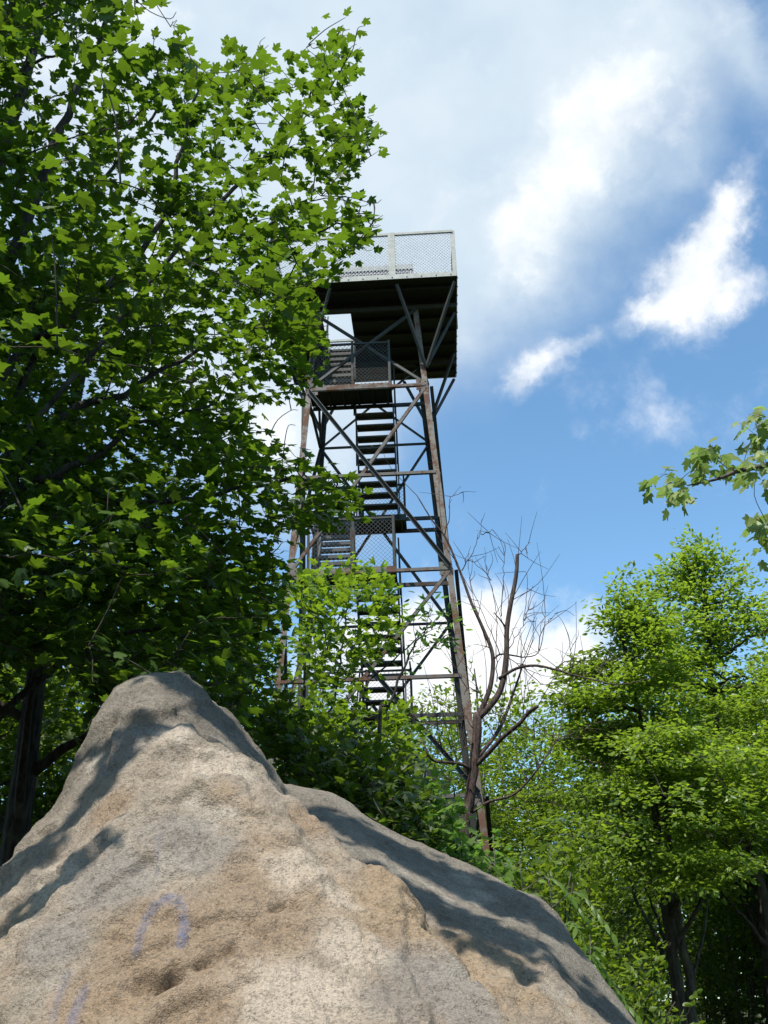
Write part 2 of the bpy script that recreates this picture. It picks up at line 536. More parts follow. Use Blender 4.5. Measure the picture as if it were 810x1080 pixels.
# the rock is a few broad faces that meet in crests, and a lower shoulder behind; each face is a
# smooth sheet through points given as photo pixel + distance, or as plain x, y, z
def off(p, d, dz):
    return at(*p) + np.array([d[0], d[1], dz])
CREST = [(159, 734, 4.52), (185, 751, 4.49), (207, 770, 4.46), (237, 788, 4.42), (267, 810, 4.38), (296, 827, 4.34), (320, 850, 4.27), (348, 874, 4.19), (372, 897, 4.10), (415, 923, 4.0), (449, 967, 3.85), (493, 1010, 3.70), (536, 1062, 3.56)]
LCREST = [(143, 722, 4.60), (128, 765, 4.46), (113, 815, 4.32), (92, 862, 4.20), (50, 925, 4.03), (0, 985, 3.86)]
OUT_R, OUT_L = np.array([.62, .79]), np.array([-.8, .6])
FRONT = [(150, 790, 4.30), (145, 850, 4.12), (190, 815, 4.25), (240, 830, 4.25), (100, 930, 3.94), (40, 985, 3.80), (180, 880, 4.02), (250, 870, 4.10), (310, 880, 4.10), (180, 950, 3.80), (270, 940, 3.85), (340, 930, 3.93), (90, 1010, 3.68), (190, 1010, 3.60),
         (280, 1000, 3.65), (370, 980, 3.76), (430, 1020, 3.60), (0, 1060, 3.60), (90, 1075, 3.48), (190, 1075, 3.42), (300, 1070, 3.44), (390, 1060, 3.50), (470, 1075, 3.44)]
FACES = {}
def make_faces():
    up_r = [True] * 6 + [False] * 7
    FACES['front'] = [at(*p) for p in FRONT + CREST + LCREST] + [off(p, OUT_R * .5, .42) for p in CREST] + [off(p, OUT_L * .5, .30) for p in LCREST] + [at(165, 711, 4.8) + [0, 0, .12]] + [np.array(q) for q in
        [(0.3, 3.0, 1.12), (-0.4, 2.95, 1.08), (-1.0, 3.0, 1.08), (-1.7, 3.15, 1.1), (0.9, 3.05, .95), (-2.4, 3.3, .75), (0.3, 2.55, 0.0), (-0.5, 2.45, 0.0), (-1.2, 2.5, 0.0), (-2.0, 2.6, -.1), (1.2, 2.6, -.1)]]
    g = [at(*p) for p in CREST + [(165, 711, 4.8), (190, 713, 4.86), (215, 725, 4.93), (240, 748, 5.0), (262, 775, 5.06), (285, 805, 5.1), (200, 742, 4.68), (235, 768, 4.74)]]
    for p, u in zip(CREST, up_r):
        if u: g.append(off(p, -OUT_R * .5, -.14 if p[0] < 250 else .1))
        else: g += [off(p, -OUT_R * .5, .62), off(p, OUT_R * .3, -.36), off(p, OUT_R * .7, -.95)]
    g += [at(165, 711, 4.8) + [0, .6, -.35], at(215, 725, 4.93) + [.05, .6, -.5], at(285, 805, 5.1) + [.1, .6, -.6], np.array([-.6, 6.6, 0.6]), np.array([-1.0, 7.0, 0.0]), np.array([.2, 6.4, .6])]
    FACES['right'] = g
    sil = [(0, 905, 4.45), (40, 862, 4.52), (75, 815, 4.6), (90, 783, 4.65), (106, 757, 4.7), (122, 733, 4.76), (140, 718, 4.8), (165, 711, 4.85)]
    FACES['left'] = [at(*p) for p in LCREST + sil] + [off(p, -OUT_L * .5, .38) for p in LCREST] + [at(*p) + [-.12, .4, -.40] for p in sil] + [np.array(q) for q in [(-2.7, 4.0, 0.85), (-3.1, 4.0, 0.0), (-2.9, 5.4, -.2), (-2.0, 6.2, 0.0), (-1.2, 6.8, 0.0), (-2.7, 3.1, 0.2)]]
    sh = [(285, 812, 5.1), (305, 822, 5.15), (330, 832, 5.28), (360, 850, 5.42), (385, 868, 5.5), (420, 882, 5.55), (450, 897, 5.5), (490, 918, 5.45), (530, 938, 5.4), (560, 955, 5.3), (590, 972, 5.2), (610, 995, 5.1), (630, 1020, 5.0), (655, 1055, 4.9), (672, 1080, 4.8)]
    mid = [(345, 860, 4.95), (390, 893, 4.88), (430, 918, 4.85), (475, 945, 4.8), (525, 962, 4.85), (565, 1000, 4.55), (552, 1040, 4.10), (600, 1035, 4.45), (575, 1062, 4.12), (595, 1079, 4.1), (630, 1062, 4.5)]
    FACES['shoulder'] = [off(p, (0, 0), d) for p, d in [((306, 827, 5.18), -.01), ((285, 818, 5.15), -.03), ((262, 800, 5.2), -.06), ((235, 785, 5.3), -.15), ((310, 850, 4.85), -.05), ((270, 830, 4.8), -.15), ((200, 800, 4.9), -.4), ((150, 760, 5.2), -.5)]] + [off(p, (0, 0), d) for p, d in [((400, 905, 4.6), -.08), ((440, 945, 4.45), -.10), ((480, 985, 4.3), -.11), ((520, 1025, 4.1), -.10), ((545, 1055, 3.95), -.08)]] + [at(*p) for p in sh[2:] + mid] + [at(*p) + [.05, .45, -.25] for p in sh] + [np.array(q) for q in [(0.4, 6.6, 1.2), (1.0, 6.4, .8), (1.7, 5.6, .4), (0.2, 7.2, 0.0), (1.3, 6.8, 0.0), (2.2, 5.6, 0.0), (1.7, 4.6, .7), (2.15, 4.4, 0.0), (1.35, 3.8, .85), (1.7, 3.4, 0.0),
        (.8, 3.5, 1.0), (.0, 4.1, 1.5), (-.8, 6.2, .6), (1.1, 2.9, 0.0), (-1.2, 6.9, 0)]]

def sheet(pts, Q, reg=0.002):
    P = np.array(pts); n = len(P); xy = P[:, :2]
    U = lambda d2: np.where(d2 > 1e-12, d2 * np.log(d2 + 1e-12), 0)
    A = np.zeros((n + 3, n + 3)); A[:n, :n] = U(((xy[:, None] - xy[None]) ** 2).sum(-1)) + np.eye(n) * reg
    A[:n, n] = 1; A[:n, n + 1:] = xy; A[n, :n] = 1; A[n + 1:, :n] = xy.T
    wgt = np.linalg.solve(A, np.concatenate([P[:, 2], [0, 0, 0]]))
    Z = wgt[n] + Q @ wgt[n + 1:]
    for i in range(n):
        Z += wgt[i] * U((Q[:, 0] - P[i, 0]) ** 2 + (Q[:, 1] - P[i, 1]) ** 2)
    return Z

def smin(a, b, k):
    h = np.clip(.5 + .5 * (b - a) / k, 0, 1)
    return b + (a - b) * h - k * h * (1 - h)

def build_boulder():
    make_faces()
    xs = np.arange(-3.5, 2.7, 0.0095); ys = np.arange(1.9, 7.7, 0.0095)
    X, Y = np.meshgrid(xs, ys)
    Q = np.column_stack([X.ravel(), Y.ravel()])
    F_, G_, L_, H_ = (sheet(FACES[k], Q) for k in ('front', 'right', 'left', 'shoulder'))
    Z = smin(smin(F_, G_, .035), L_, .09)
    # the shoulder is a rounded dome that ends below the ground on every side
    Z = -smin(-Z, -H_, .05)
    edge = np.minimum.reduce([Q[:, 0] + 3.4, 2.6 - Q[:, 0], Q[:, 1] - 2.0, 7.6 - Q[:, 1]])
    Z = Z - np.clip(.35 - edge, 0, 1) * 6
    V = np.column_stack([Q, Z])
    nx = len(xs)
    Zg = Z.reshape(X.shape)
    gy, gx = np.gradient(Zg, 0.0095, 0.0095)
    N = norm(np.stack([-gx, -gy, np.ones_like(gx)], -1)).reshape(-1, 3)
    # a raised slab on the front face with a rounded upper lip
    lip = [at(*p)[[0, 2]] for p in [(60, 905, 4.1), (118, 868, 4.1), (150, 838, 4.1), (190, 818, 4.1), (235, 810, 4.1), (275, 822, 4.1), (300, 850, 4.0), (345, 925, 3.85), (395, 985, 3.7), (420, 1060, 3.5)]]
    F = V[:, [0, 2]]
    dist = seg_dist(F, lip)
    inside = in_poly(F, [tuple(p) for p in lip] + [(0.1, 0.6), (-2.2, 0.6), (-1.6, 1.7)])
    sdist = np.where(inside, dist, -dist)
    front = (V[:, 1] < 4.45)
    st = np.clip((sdist + 0.03) / 0.09, 0, 1)
    disp = front * 0.035 * (st * st * (3 - 2 * st)) * np.exp(-np.maximum(sdist, 0) / 0.9)
    # broad lumps, chipped plates with crisp edges, grain
    rough = np.where(V[:, 1] < 4.55, 1.0, 0.55) * np.where(H_.ravel() > Z - .02, .55, 1)
    def chip(scale, seed, amp, wdt, oct_=3):
        t = np.clip(vnoise(V, scale, seed, oct_) / wdt + .5, 0, 1)
        return amp * (t * t * (3 - 2 * t) - .5)
    disp += 0.05 * vnoise(V, 1.6, 3, 3) + 0.022 * vnoise(V, 4.5, 5, 3) * rough + 0.017 * vnoise(V, 16, 8, 3) * rough + 0.012 * vnoise(V, 58, 12, 2) * rough
    disp += (chip(2.3, 41, .036, .05) + chip(4.1, 43, .020, .045) + chip(8.5, 47, .010, .08)) * rough
    nz = vnoise(V * [1, 1, 1.6], 7, 21, 3)
    disp -= 0.018 * np.clip(0.05 - np.abs(nz), 0, 1) / 0.05 * np.clip(vnoise(V, 2.2, 31, 2) * 4, 0, 1) * rough
    for pts, r, dp in [([(148, 1043, 3.5), (158, 1042, 3.5)], .026, .055), ([(168, 1045, 3.5), (176, 1040, 3.5)], .022, .050), ([(180, 1034, 3.5), (187, 1036, 3.5)], .020, .045), ([(205, 1022, 3.5), (225, 1016, 3.5), (240, 1006, 3.5)], .013, .034),
                       ([(120, 1052, 3.5), (108, 1062, 3.5)], .010, .014), ([(285, 966, 3.7), (300, 956, 3.7), (312, 962, 3.7)], .012, .028), ([(252, 1042, 3.5), (266, 1040, 3.5)], .012, .026), ([(264, 852, 4.1), (268, 862, 4.1)], .012, .02), ([(222, 825, 4.2), (216, 829, 4.2)], .009, .015),
                       ([(555, 1032, 4.2), (548, 1050, 4.1), (560, 1062, 4.1)], .03, .035), ([(398, 1010, 3.6), (410, 1040, 3.6), (418, 1075, 3.5)], .014, .012)]:
        ln = [at(*p) for p in pts]
        d = seg_dist(F, [q[[0, 2]] for q in ln])
        near = np.abs(V[:, 1] - ln[0][1]) < 0.5
        disp -= near * dp * np.exp(-((d + .25 * r * vnoise(V, 40, 77, 2)) / (1.15 * r)) ** 4)
    # hairline cracks that wander over the front face
    for pts in ([(112, 1062, 3.5), (150, 1045, 3.5), (182, 1036, 3.55), (214, 1020, 3.55), (243, 1004, 3.6), (268, 990, 3.65)], [(262, 982, 3.7), (286, 964, 3.7), (312, 958, 3.75), (330, 944, 3.8)],
                [(300, 850, 4.2), (318, 884, 4.1), (352, 918, 3.95), (372, 950, 3.85), (385, 990, 3.7), (398, 1075, 3.5)], [(170, 840, 4.15), (205, 868, 4.05), (222, 905, 3.95)]):
        ln = [at(*p) for p in pts]
        F2 = F + .05 * np.stack([vnoise(V, 9, 61, 3), vnoise(V, 9, 67, 3)], -1)
        d = seg_dist(F2, [q[[0, 2]] for q in ln])
        nearc = np.abs(V[:, 1] - np.mean([q[1] for q in ln])) < 0.6
        disp -= nearc * .022 * np.exp(-(d / .0085) ** 2) * np.clip(.5 + 3 * vnoise(V, 6, 71, 2), 0, 1)
    V = V + N * disp[:, None]
    i = np.arange(len(ys) - 1)[:, None] * nx + np.arange(nx - 1)[None]
    q = np.stack([i, i + 1, i + nx + 1, i + nx], -1).reshape(-1, 4)
    q = q[V[q, 2].max(1) > -0.25]
    used = np.unique(q)
    remap = np.full(len(V), -1); remap[used] = np.arange(len(used))
    V = V[used]; q = remap[q]
    # faded blue spray paint
    F = V[:, [0, 2]]
    arch = [at(*p)[[0, 2]] for p in [(146, 1004, 3.62), (149, 985, 3.65), (155, 968, 3.7), (165, 955, 3.74), (178, 947, 3.77), (190, 950, 3.76), (196, 962, 3.73), (196, 980, 3.68), (193, 995, 3.63)]]
    low = [at(*p)[[0, 2]] for p in [(92, 1046, 3.55), (88, 1056, 3.52), (84, 1070, 3.5), (80, 1085, 3.45)]]
    low2 = [at(*p)[[0, 2]] for p in [(74, 1030, 3.6), (66, 1052, 3.55), (60, 1078, 3.47)]]
    tick = [at(*p)[[0, 2]] for p in [(173, 885, 4.0), (171, 905, 3.95), (170, 925, 3.9)]]
    mask = np.exp(-(seg_dist(F, arch) / 0.0165) ** 4) * np.clip(0.55 + 0.55 * (F[:, 0] - arch[1][0]) / (arch[6][0] - arch[1][0]), .35, 1)
    for ln, a, r in ((low, .55, .02), (low2, .4, .016), (tick, .3, .009)):
        mask = np.maximum(mask, a * np.exp(-(seg_dist(F, ln) / r) ** 4))
    mask *= V[:, 1] < 4.3
    m, nt, out = new_mat('granite')
    co = obj_co(nt)
    big = nt.noise(co, 1.1, 4, 0.6); mid = nt.noise(co, 4.5, 6, 0.65); fine = nt.noise(co, 70, 4, 0.7); grain = nt.noise(co, 260, 3, 0.7)
    col = nt.mix(nt.smooth(mid, .32, .68), (0.305, 0.243, 0.185), (0.43, 0.358, 0.28))
    col = nt.mix(nt.smooth(big, .46, .62, 0, 0.75), col, (0.34, 0.235, 0.135))
    big2 = nt.noise(nt.vmath('ADD', co, (7.1, 3.3, 1.7)), 1.7, 5, 0.65)
    col = nt.mix(nt.smooth(big2, .52, .68, 0, 0.75), col, (0.25, 0.22, 0.18))
    # darker grey tone on the far shoulder
    sx = nt.n('ShaderNodeSeparateXYZ'); nt.put(sx.inputs[0], co)
    rear = nt.smooth(nt.math('ADD', sx.outputs[1], nt.math('MULTIPLY', nt.math('SUBTRACT', mid, .5), .5)), 4.25, 4.6)
    col = nt.mix(nt.math('MULTIPLY', rear, 0.9), col, nt.mix(nt.smooth(mid, .35, .65), (0.15, 0.132, 0.108), (0.25, 0.222, 0.182)))
    # pale quartz patches
    q2 = nt.noise(nt.vmath('ADD', co, (2.2, 9.3, 4.1)), 2.3, 4, 0.6)
    col = nt.mix(nt.smooth(q2, .58, .70, 0, 0.7), col, (0.50, 0.44, 0.365))
    for nm, cc in (('brown', (0.30, 0.205, 0.125)), ('grey', (0.26, 0.235, 0.21)), ('pale', (0.55, 0.46, 0.365))):
        an = nt.n('ShaderNodeAttribute', attribute_name=nm)
        sf = nt.smooth(nt.math('ADD', an.outputs['Fac'], nt.math('MULTIPLY', nt.math('SUBTRACT', mid, .5), 1.1)), .2, .7, 0, .75)
        col = nt.mix(sf, col, cc)
    vor = nt.n('ShaderNodeTexVoronoi'); vor.inputs['Scale'].default_value = 165; nt.put(vor.inputs['Vector'], co)
    vs = nt.n('ShaderNodeSeparateXYZ'); nt.put(vs.inputs[0], vor.outputs['Color'])
    col = nt.mix(nt.smooth(vs.outputs[0], .76, .86, 0, 0.42), col, (0.10, 0.08, 0.06))
    col = nt.mix(nt.smooth(vs.outputs[1], .84, .92, 0, 0.22), col, (0.52, 0.46, 0.38))
    col = nt.mix(nt.smooth(fine, .35, .65, 0.0, 0.30), col, (0.13, 0.11, 0.09))
    pa = nt.n('ShaderNodeAttribute', attribute_name='paint')
    pf = nt.math('MULTIPLY', pa.outputs['Fac'], nt.smooth(nt.math('ADD', nt.math('MULTIPLY', fine, .5), nt.math('MULTIPLY', mid, .5)), .34, .52))
    col = nt.mix(nt.math('MULTIPLY', pf, .72), col, (0.115, 0.15, 0.26))
    pit = nt.noise(co, 34, 5, 0.72)
    pits = nt.smooth(pit, .30, .46)
    col = nt.mix(nt.smooth(pit, .22, .32, .2, 0), col, (0.10, 0.075, 0.05))
    hgt = nt.math('ADD', nt.math('ADD', nt.math('MULTIPLY', fine, 1.1), nt.math('MULTIPLY', grain, 0.4)), nt.math('MULTIPLY', pits, 0.4))
    principled(nt, out, col, 0.88, bump=hgt, bump_dist=0.0145, bump_str=1.0, spec=0.25)
    o = fast_mesh('boulder', V, q, m, smooth=True)
    a = o.data.attributes.new('paint', 'FLOAT', 'POINT')
    a.data.foreach_set('value', np.ascontiguousarray(mask, np.float32))
    def spots(l):
        s = np.zeros(len(V))
        for px, py, y, r in l:
            c = at(px, py, y)
            s = np.maximum(s, np.exp(-(((V - c) ** 2).sum(1)) / (r * r)))
        return s
    for nm, l in (('brown', [(180, 1005, 3.6, .30), (260, 985, 3.66, .26), (290, 925, 3.85, .24), (230, 1050, 3.5, .2), (100, 1060, 3.5, .15), (120, 860, 4.2, .12), (330, 860, 4.2, .12), (400, 985, 3.7, .1), (430, 1040, 3.5, .12)]),
                  ('grey', [(190, 885, 4.0, .16), (120, 940, 3.85, .18), (60, 1000, 3.7, .15), (130, 790, 4.4, .15), (210, 900, 3.95, .15), (460, 1030, 3.6, .2), (420, 1065, 3.5, .12), (500, 1060, 3.5, .12)]),
                  ('pale', [(320, 910, 3.9, .14), (300, 1040, 3.45, .2), (370, 1000, 3.65, .12), (230, 800, 4.3, .14), (180, 770, 4.4, .1), (360, 930, 3.85, .1), (60, 930, 4.0, .12)])):
        an = o.data.attributes.new(nm, 'FLOAT', 'POINT')
        an.data.foreach_set('value', np.ascontiguousarray(spots(l), np.float32))
    tag(o, 'huge pale granite boulder with a pointed top and faded blue spray paint arch', 'boulder')
build_boulder()

# ------------------------------------------------------------------ lookout tower
PH, Z3, A3, DA, ZP, AP = 2.1, 13.143, 1.2548, 0.14613, 15.333, 1.9525
def lev(k): return Z3 - (3 - k) * PH
def half(z): return A3 + DA * (Z3 - z) / PH
def build_tower():
    T = empty('lookout_tower', (-0.228, 19.808, 0), -0.04766)
    tag(T, 'tall rusty steel lookout tower with zigzag stairs and a square railed platform', 'lookout tower')
    zb = 0.45
    # legs: angle irons, outer corner on the batter line
    for sx in (-1, 1):
        for sy in (-1, 1):
            mb = MB()
            w_, t_ = 0.112, 0.016
            sec = [(0, 0), (-w_, 0), (-w_, -t_), (-t_, -t_), (-t_, -w_), (0, -w_)]
            a0, a1 = half(zb), half(ZP - 0.14)
            def leg_piece(z0, z1, grow):
                g = 1 + grow
                mb.prism((sx * (half(z0) + grow * .01), sy * (half(z0) + grow * .01), z0), (sx * (half(z1) + grow * .01), sy * (half(z1) + grow * .01), z1), [(p[0] * g, p[1] * g) for p in sec], (sx, 0, 0), (0, sy, 0))
            leg_piece(zb, ZP - 0.14, 0.0)
            for k in (2, 0, -2):          # splice plates
                leg_piece(lev(k) - 1.0, lev(k) + 0.02, 0.22)
            # footing
            mb.box(sx * half(zb) - .28, sx * half(zb) + .28, sy * half(zb) - .28, sy * half(zb) + .28, 0.2, 0.62)
            mb.build('leg', M['steel_front'] if sy < 0 else M['steel_shaded'], T)  # rear legs take the copy with shade in its colour
    def angle(a, b, n, w_, mat, name, out_top=False, flip=1):
        """angle iron from a to b on a face with outward normal n"""
        a, b, n = (np.asarray(q, float) for q in (a, b, n))
        d = norm(b - a)
        n = norm(n - d * (n @ d))
        s = np.cross(d, n)
        if s[2] < 0: s = -s
        t = 0.012
        if out_top:   # outstanding flange along the upper edge, pointing outwards
            sec = [(-w_ / 2, 0), (w_ / 2, 0), (w_ / 2, w_), (w_ / 2 - t, w_), (w_ / 2 - t, t), (-w_ / 2, t)]
        else:
            sec = [(-w_ / 2, 0), (-w_ / 2, -w_), (-w_ / 2 + t, -w_), (-w_ / 2 + t, -t), (w_ / 2, -t), (w_ / 2, 0)]
        mb = MB()
        mb.prism(a, b, sec, s, n)
        return mb.build(name, mat, T)
    faces = {'front': ((0, -1), M['steel_front']), 'back': ((0, 1), M['steel_shaded']), 'right': ((1, 0), M['steel_shaded']), 'left': ((-1, 0), M['steel_shaded'])}
    def fp(n, u, z, out=0.0):
        a = half(z)
        if n[1]: return np.array([u * a, n[1] * (a + out), z])
        return np.array([n[0] * (a + out), u * a, z])
    for nm, (n, mt) in faces.items():
        n3 = (n[0], n[1], 0.07)
        for k in range(-2, 4):
            z = lev(k)
            e = 0.95
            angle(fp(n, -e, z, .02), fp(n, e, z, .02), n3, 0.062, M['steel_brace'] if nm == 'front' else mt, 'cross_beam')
        for k in (3, 1, -1):
            z1 = lev(k) - .03; z0 = lev(k - 2) + .03 if k > -1 else 0.6
            dark = True
            angle(fp(n, -.97, z1, .034), fp(n, .97, z0, .034), n3, 0.072, M['steel_shaded'] if nm == 'front' else mt, 'diagonal_brace', True)  # shade on this front brace is put into its colour
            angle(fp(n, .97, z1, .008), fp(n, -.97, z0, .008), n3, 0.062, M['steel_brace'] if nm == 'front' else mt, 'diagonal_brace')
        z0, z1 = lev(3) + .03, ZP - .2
        angle(fp(n, -.97, z0, .03), fp(n, .97, z1, .03), n3, 0.055, M['steel_shaded'], 'diagonal_brace')
        angle(fp(n, .97, z0, .006), fp(n, -.97, z1, .006), n3, 0.055, M['steel_shaded'], 'diagonal_brace')
    # gusset plates where the bracing meets the front legs
    for k in (3, 1, -1):
        for sx in (-1, 1):
            mb = MB()
            z = lev(k); a = half(z)
            mb.box(sx * a - sx * .02 - .13, sx * a - sx * .02 + .07 + (.06 if sx > 0 else 0) - .02, -a - .006, -a + .006 - .012 + .004, z - .16, z + .16) if False else None
            x0, x1 = sorted((sx * (a - .01), sx * (a - .24)))
            mb.box(x0, x1, -a - .010, -a - .002, z - .13, z + .13)
            for dz in (-.08, 0, .08):
                for dx in (.05, .16):
                    mb.box(sx * (a - dx) - .012, sx * (a - dx) + .012, -a - .022, -a - .010, z + dz - .012, z + dz + .012)
            mb.build('gusset_plate', M['steel_front'], T)
    # knee braces
    zk, zt = Z3 + 0.42, ZP - 0.12
    for sx in (-1, 1):
        for sy in (-1, 1):
            a = half(zk)
            base = np.array([sx * (a + .012), sy * (a + .012), zk])
            for tgt in ((sx * .70, sy * 1.90), (sx * 1.90, sy * 1.90), (sx * 1.90, sy * .78)):
                mb = MB()
                mb.bar(base, (tgt[0], tgt[1], zt), 0.055, 0.055)
                mb.build('knee_brace', M['steel_shaded'], T)
    # platform deck with the stairwell left open
    hx0, hx1, hy0, hy1 = -1.0, -0.36, -0.98, 0.62
    mb = MB()
    zt0, zt1 = ZP, ZP + 0.05
    mb.box(-AP, AP, -AP, hy0, zt0, zt1); mb.box(-AP, AP, hy1, AP, zt0, zt1)
    mb.box(-AP, hx0, hy0, hy1, zt0, zt1); mb.box(hx1, AP, hy0, hy1, zt0, zt1)
    deck = mb.build('platform_deck', M['deck'], T)
    for i in range(7):
        y = -1.62 + i * 0.54
        j = MB()
        if hy0 - .05 < y < hy1 + .05:
            j.box(hx1 + .01, AP - .03, y - .025, y + .025, ZP - .07, ZP - .002)
            j.box(-AP + .03, hx0 - .01, y - .025, y + .025, ZP - .07, ZP - .002)
        else:
            j.box(-AP + .03, AP - .03, y - .025, y + .025, ZP - .07, ZP - .002)
        j.build('joist', M['deck'], deck)
    for s in (-1, 1):
        j = MB(); j.box(-AP + .02, AP - .02, s * 1.10 - .03, s * 1.10 + .03, ZP - .20, ZP - .104); j.build('girder', M['steel_shaded'], deck)
    # edge angles
    for n in ((0, -1), (0, 1), (1, 0), (-1, 0)):
        mb = MB()
        e = AP + .004
        l = AP if n[1] else AP - .003
        def bx(u0, u1, o0, o1, z0, z1, mb=mb):
            if n[1]:
                ys = sorted((n[1] * o0, n[1] * o1)); mb.box(u0, u1, ys[0], ys[1], z0, z1)
            else:
                xs = sorted((n[0] * o0, n[0] * o1)); mb.box(xs[0], xs[1], u0, u1, z0, z1)
        bx(-l, l, e, e + .012, ZP - .03, ZP + .09)
        for i in range(13):
            u = -l + .12 + i * (2 * l - .24) / 12
            bx(u - .013, u + .013, e + .012, e + .026, ZP + .01, ZP + .036)
        mb.build('edge_beam', M['steel_rail'], T)
    def wire_panel(p0, p1, z0, z1, cell, r, mat, name, parent):
        """diagonal woven wire between two uprights"""
        p0, p1 = np.asarray(p0, float), np.asarray(p1, float)
        L = np.linalg.norm(p1 - p0); d = (p1 - p0) / L
        Hh = z1 - z0
        nrm_ = np.array([-d[1], d[0], 0])
        mb = MB()
        m = int((L + Hh) / cell) + 1
        for sgn in (1, -1):
            for i in range(m + 1):
                c = i * cell
                # line u + v = c (or u - v = c - H)
                if sgn > 0:
                    u0, v0 = (c, 0) if c <= L else (L, c - L)
                    u1, v1 = (0, c) if c <= Hh else (c - Hh, Hh)
                else:
                    k = c - Hh
                    u0, v0 = (k, 0) if k >= 0 else (0, -k)
                    u1, v1 = (k + Hh, Hh) if k + Hh <= L else (L, L - k)
                if v0 > Hh or u0 > L + 1e-6 or u1 < -1e-6 or abs(u0 - u1) < .01: continue
                a = np.array([*(p0[:2] + d[:2] * u0), z0 + v0]) ; b = np.array([*(p0[:2] + d[:2] * u1), z0 + v1])
                off = nrm_ * r * 0.8 * sgn
                mb.bar(a + off, b + off, 2 * r, 2 * r, nrm_)
        return mb.build(name, mat, parent)
    # platform railing
    RH = 1.17
    rail_e = AP - .03
    corners = [(-rail_e, -rail_e), (rail_e, -rail_e), (rail_e, rail_e), (-rail_e, rail_e)]
    for i in range(4):
        a, b = np.array(corners[i]), np.array(corners[(i + 1) % 4])
        d = (b - a) / np.linalg.norm(b - a)
        mb = MB()
        mb.bar((*(a), ZP + RH), (*(b), ZP + RH), .05, .055)
        top = mb.build('platform_rail', M['steel_rail'], T)
        for q in range(9):
            pass
        for f in (0.0, 0.66 if i == 0 else 0.5):
            p = a + (b - a) * f + d * (.04 if f == 0 else 0)
            pw = .045 if f == 0 else .07
            pm = MB(); pm.box(p[0] - pw, p[0] + pw, p[1] - (.045 if i % 2 == 0 else pw) , p[1] + (.045 if i % 2 == 0 else pw), ZP + .05, ZP + RH + .02)
            pm.build('rail_post', M['steel_rail'], top)
        wire_panel((*(a + d * .06), 0), (*(b - d * .06), 0), ZP + .06, ZP + RH - .03, .075, .0038, M['mesh_bright'], 'mesh_panel', top)
    # baluster guard beside the stairwell
    gy = -1.08
    mb = MB()
    mb.box(-1.05, 1.05, gy - .04, gy + .04, ZP + .88, ZP + 1.0)
    mb.box(-1.05, 1.05, gy - .03, gy + .03, ZP + .12, ZP + .17)
    mb.box(1.0, 1.05, gy + .045, gy + .55, ZP + .90, ZP + .97)
    for i in range(15):
        x = -1.0 + i * .145
        mb.tube([(x, gy, ZP + 1.0), (x, gy, ZP + 1.09)], [.012, .006], 5)
    gd = mb.build('stairwell_guard', M['steel_rail'], T)
    pb = MB(); pb.box(-1.0, .98, gy + .06, gy + .085, ZP + .12, ZP + .86); pb.build('back_panel', M['deck'], gd)
    for i in range(27):
        x = -1.02 + i * .0788
        b = MB(); b.tube([(x, gy, ZP + .17), (x, gy, ZP + .4), (x, gy, ZP + .55), (x, gy, ZP + .7), (x, gy, ZP + .93)], [.018, .026, .016, .026, .018], 6)
        b.build('baluster', M['baluster'], gd, True)
    # landings, flights, rails
    XR0, XR1, XL0, XL1 = -0.30, 0.50, -1.10, -0.42
    def landing(k):
        z = lev(k); a = half(z)
        front = k % 2 != 0
        mb = MB()
        if front:
            x0, x1, y0, y1 = -a + .03, 0.50, -a + .03, -a + .74
        else:
            x0, x1, y0, y1 = -a + .10, 0.66, a - .70, a - .03
        mb.box(x0, x1, y0, y1, z + .04, z + .07)
        nj = 6
        ld = mb.build('landing', M['deck'], T)
        b = MB()
        ye = y0 - .008 if front else y0 + .006
        b.box(x0 - (0.03 if front else 0), x1 + .004, ye - .03, ye, z - .05, z + .09)      # front edge channel
        b.build('edge_channel', M['steel_front'] if front else M['steel_shaded'], ld)
        b = MB(); yb = y1 if front else y1 - .03
        b.box(-half(z) + .05, half(z) - .05, yb + .002, yb + .05, z - .04, z + .036)       # second bearer, full width
        b.build('bearer', M['steel_shaded'], ld)
        if not front:
            b = MB(); b.box(-half(z) + .05, half(z) - .05, y0 + .02, y0 + .07, z - .04, z + .036); b.build('bearer', M['steel_shaded'], ld)
        for i in range(nj):
            x = x0 + .1 + i * (x1 - x0 - .2) / (nj - 1)
            j = MB(); j.box(x - .02, x + .02, y0 + .01 if front else y0 + .075, y1 - .002 if front else y1 - .035, z - .03, z + .038); j.build('joist', M['deck'], ld)
        # guard along the outer edge
        yr = y0 + .03 if front else y1 - .04
        xl = XL0 - .05 if front else x0 + .05
        xr = x1 - .03
        zr0, zr1 = z + .10, z + 1.12
        rb = MB()
        rb.bar((xl, yr, zr1), (xr, yr, zr1), .04, .04)
        rl = rb.build('landing_rail', M['steel_shaded'], T)
        p = MB(); p.bar((xl, yr, zr0), (xr, yr, zr0), .03, .03); p.build('bottom_rail', M['steel_shaded'], rl)
        for x in ((xl, XL1 + .12, xr) if front else (xl, -.3, xr)):
            p = MB(); p.box(x - .025, x + .025, yr - .052, yr - .024, z + .07, zr1 + .03); p.build('rail_post', M['steel_shaded'], rl)
        wire_panel((xl + .03, yr, 0), (xr - .03, yr, 0), zr0 + .02, zr1 - .025, .085, .002, M['mesh_dull'], 'mesh_panel', rl)
        # short return rail on the open end
        q = MB()
        ya, yb2 = (y0 + .06, y1 - .06)
        q.bar((xr, ya, zr1), (xr, yb2, zr1), .035, .035); q.box(xr - .02, xr + .02, yb2 - .02, yb2 + .02, z + .07, zr1 + .017)
        q.build('return_rail', M['steel_shaded'], rl)
        return dict(z=z + .07, y0=y0, y1=y1, front=front)
    L = {k: landing(k) for k in (-1, 0, 1, 2, 3)}
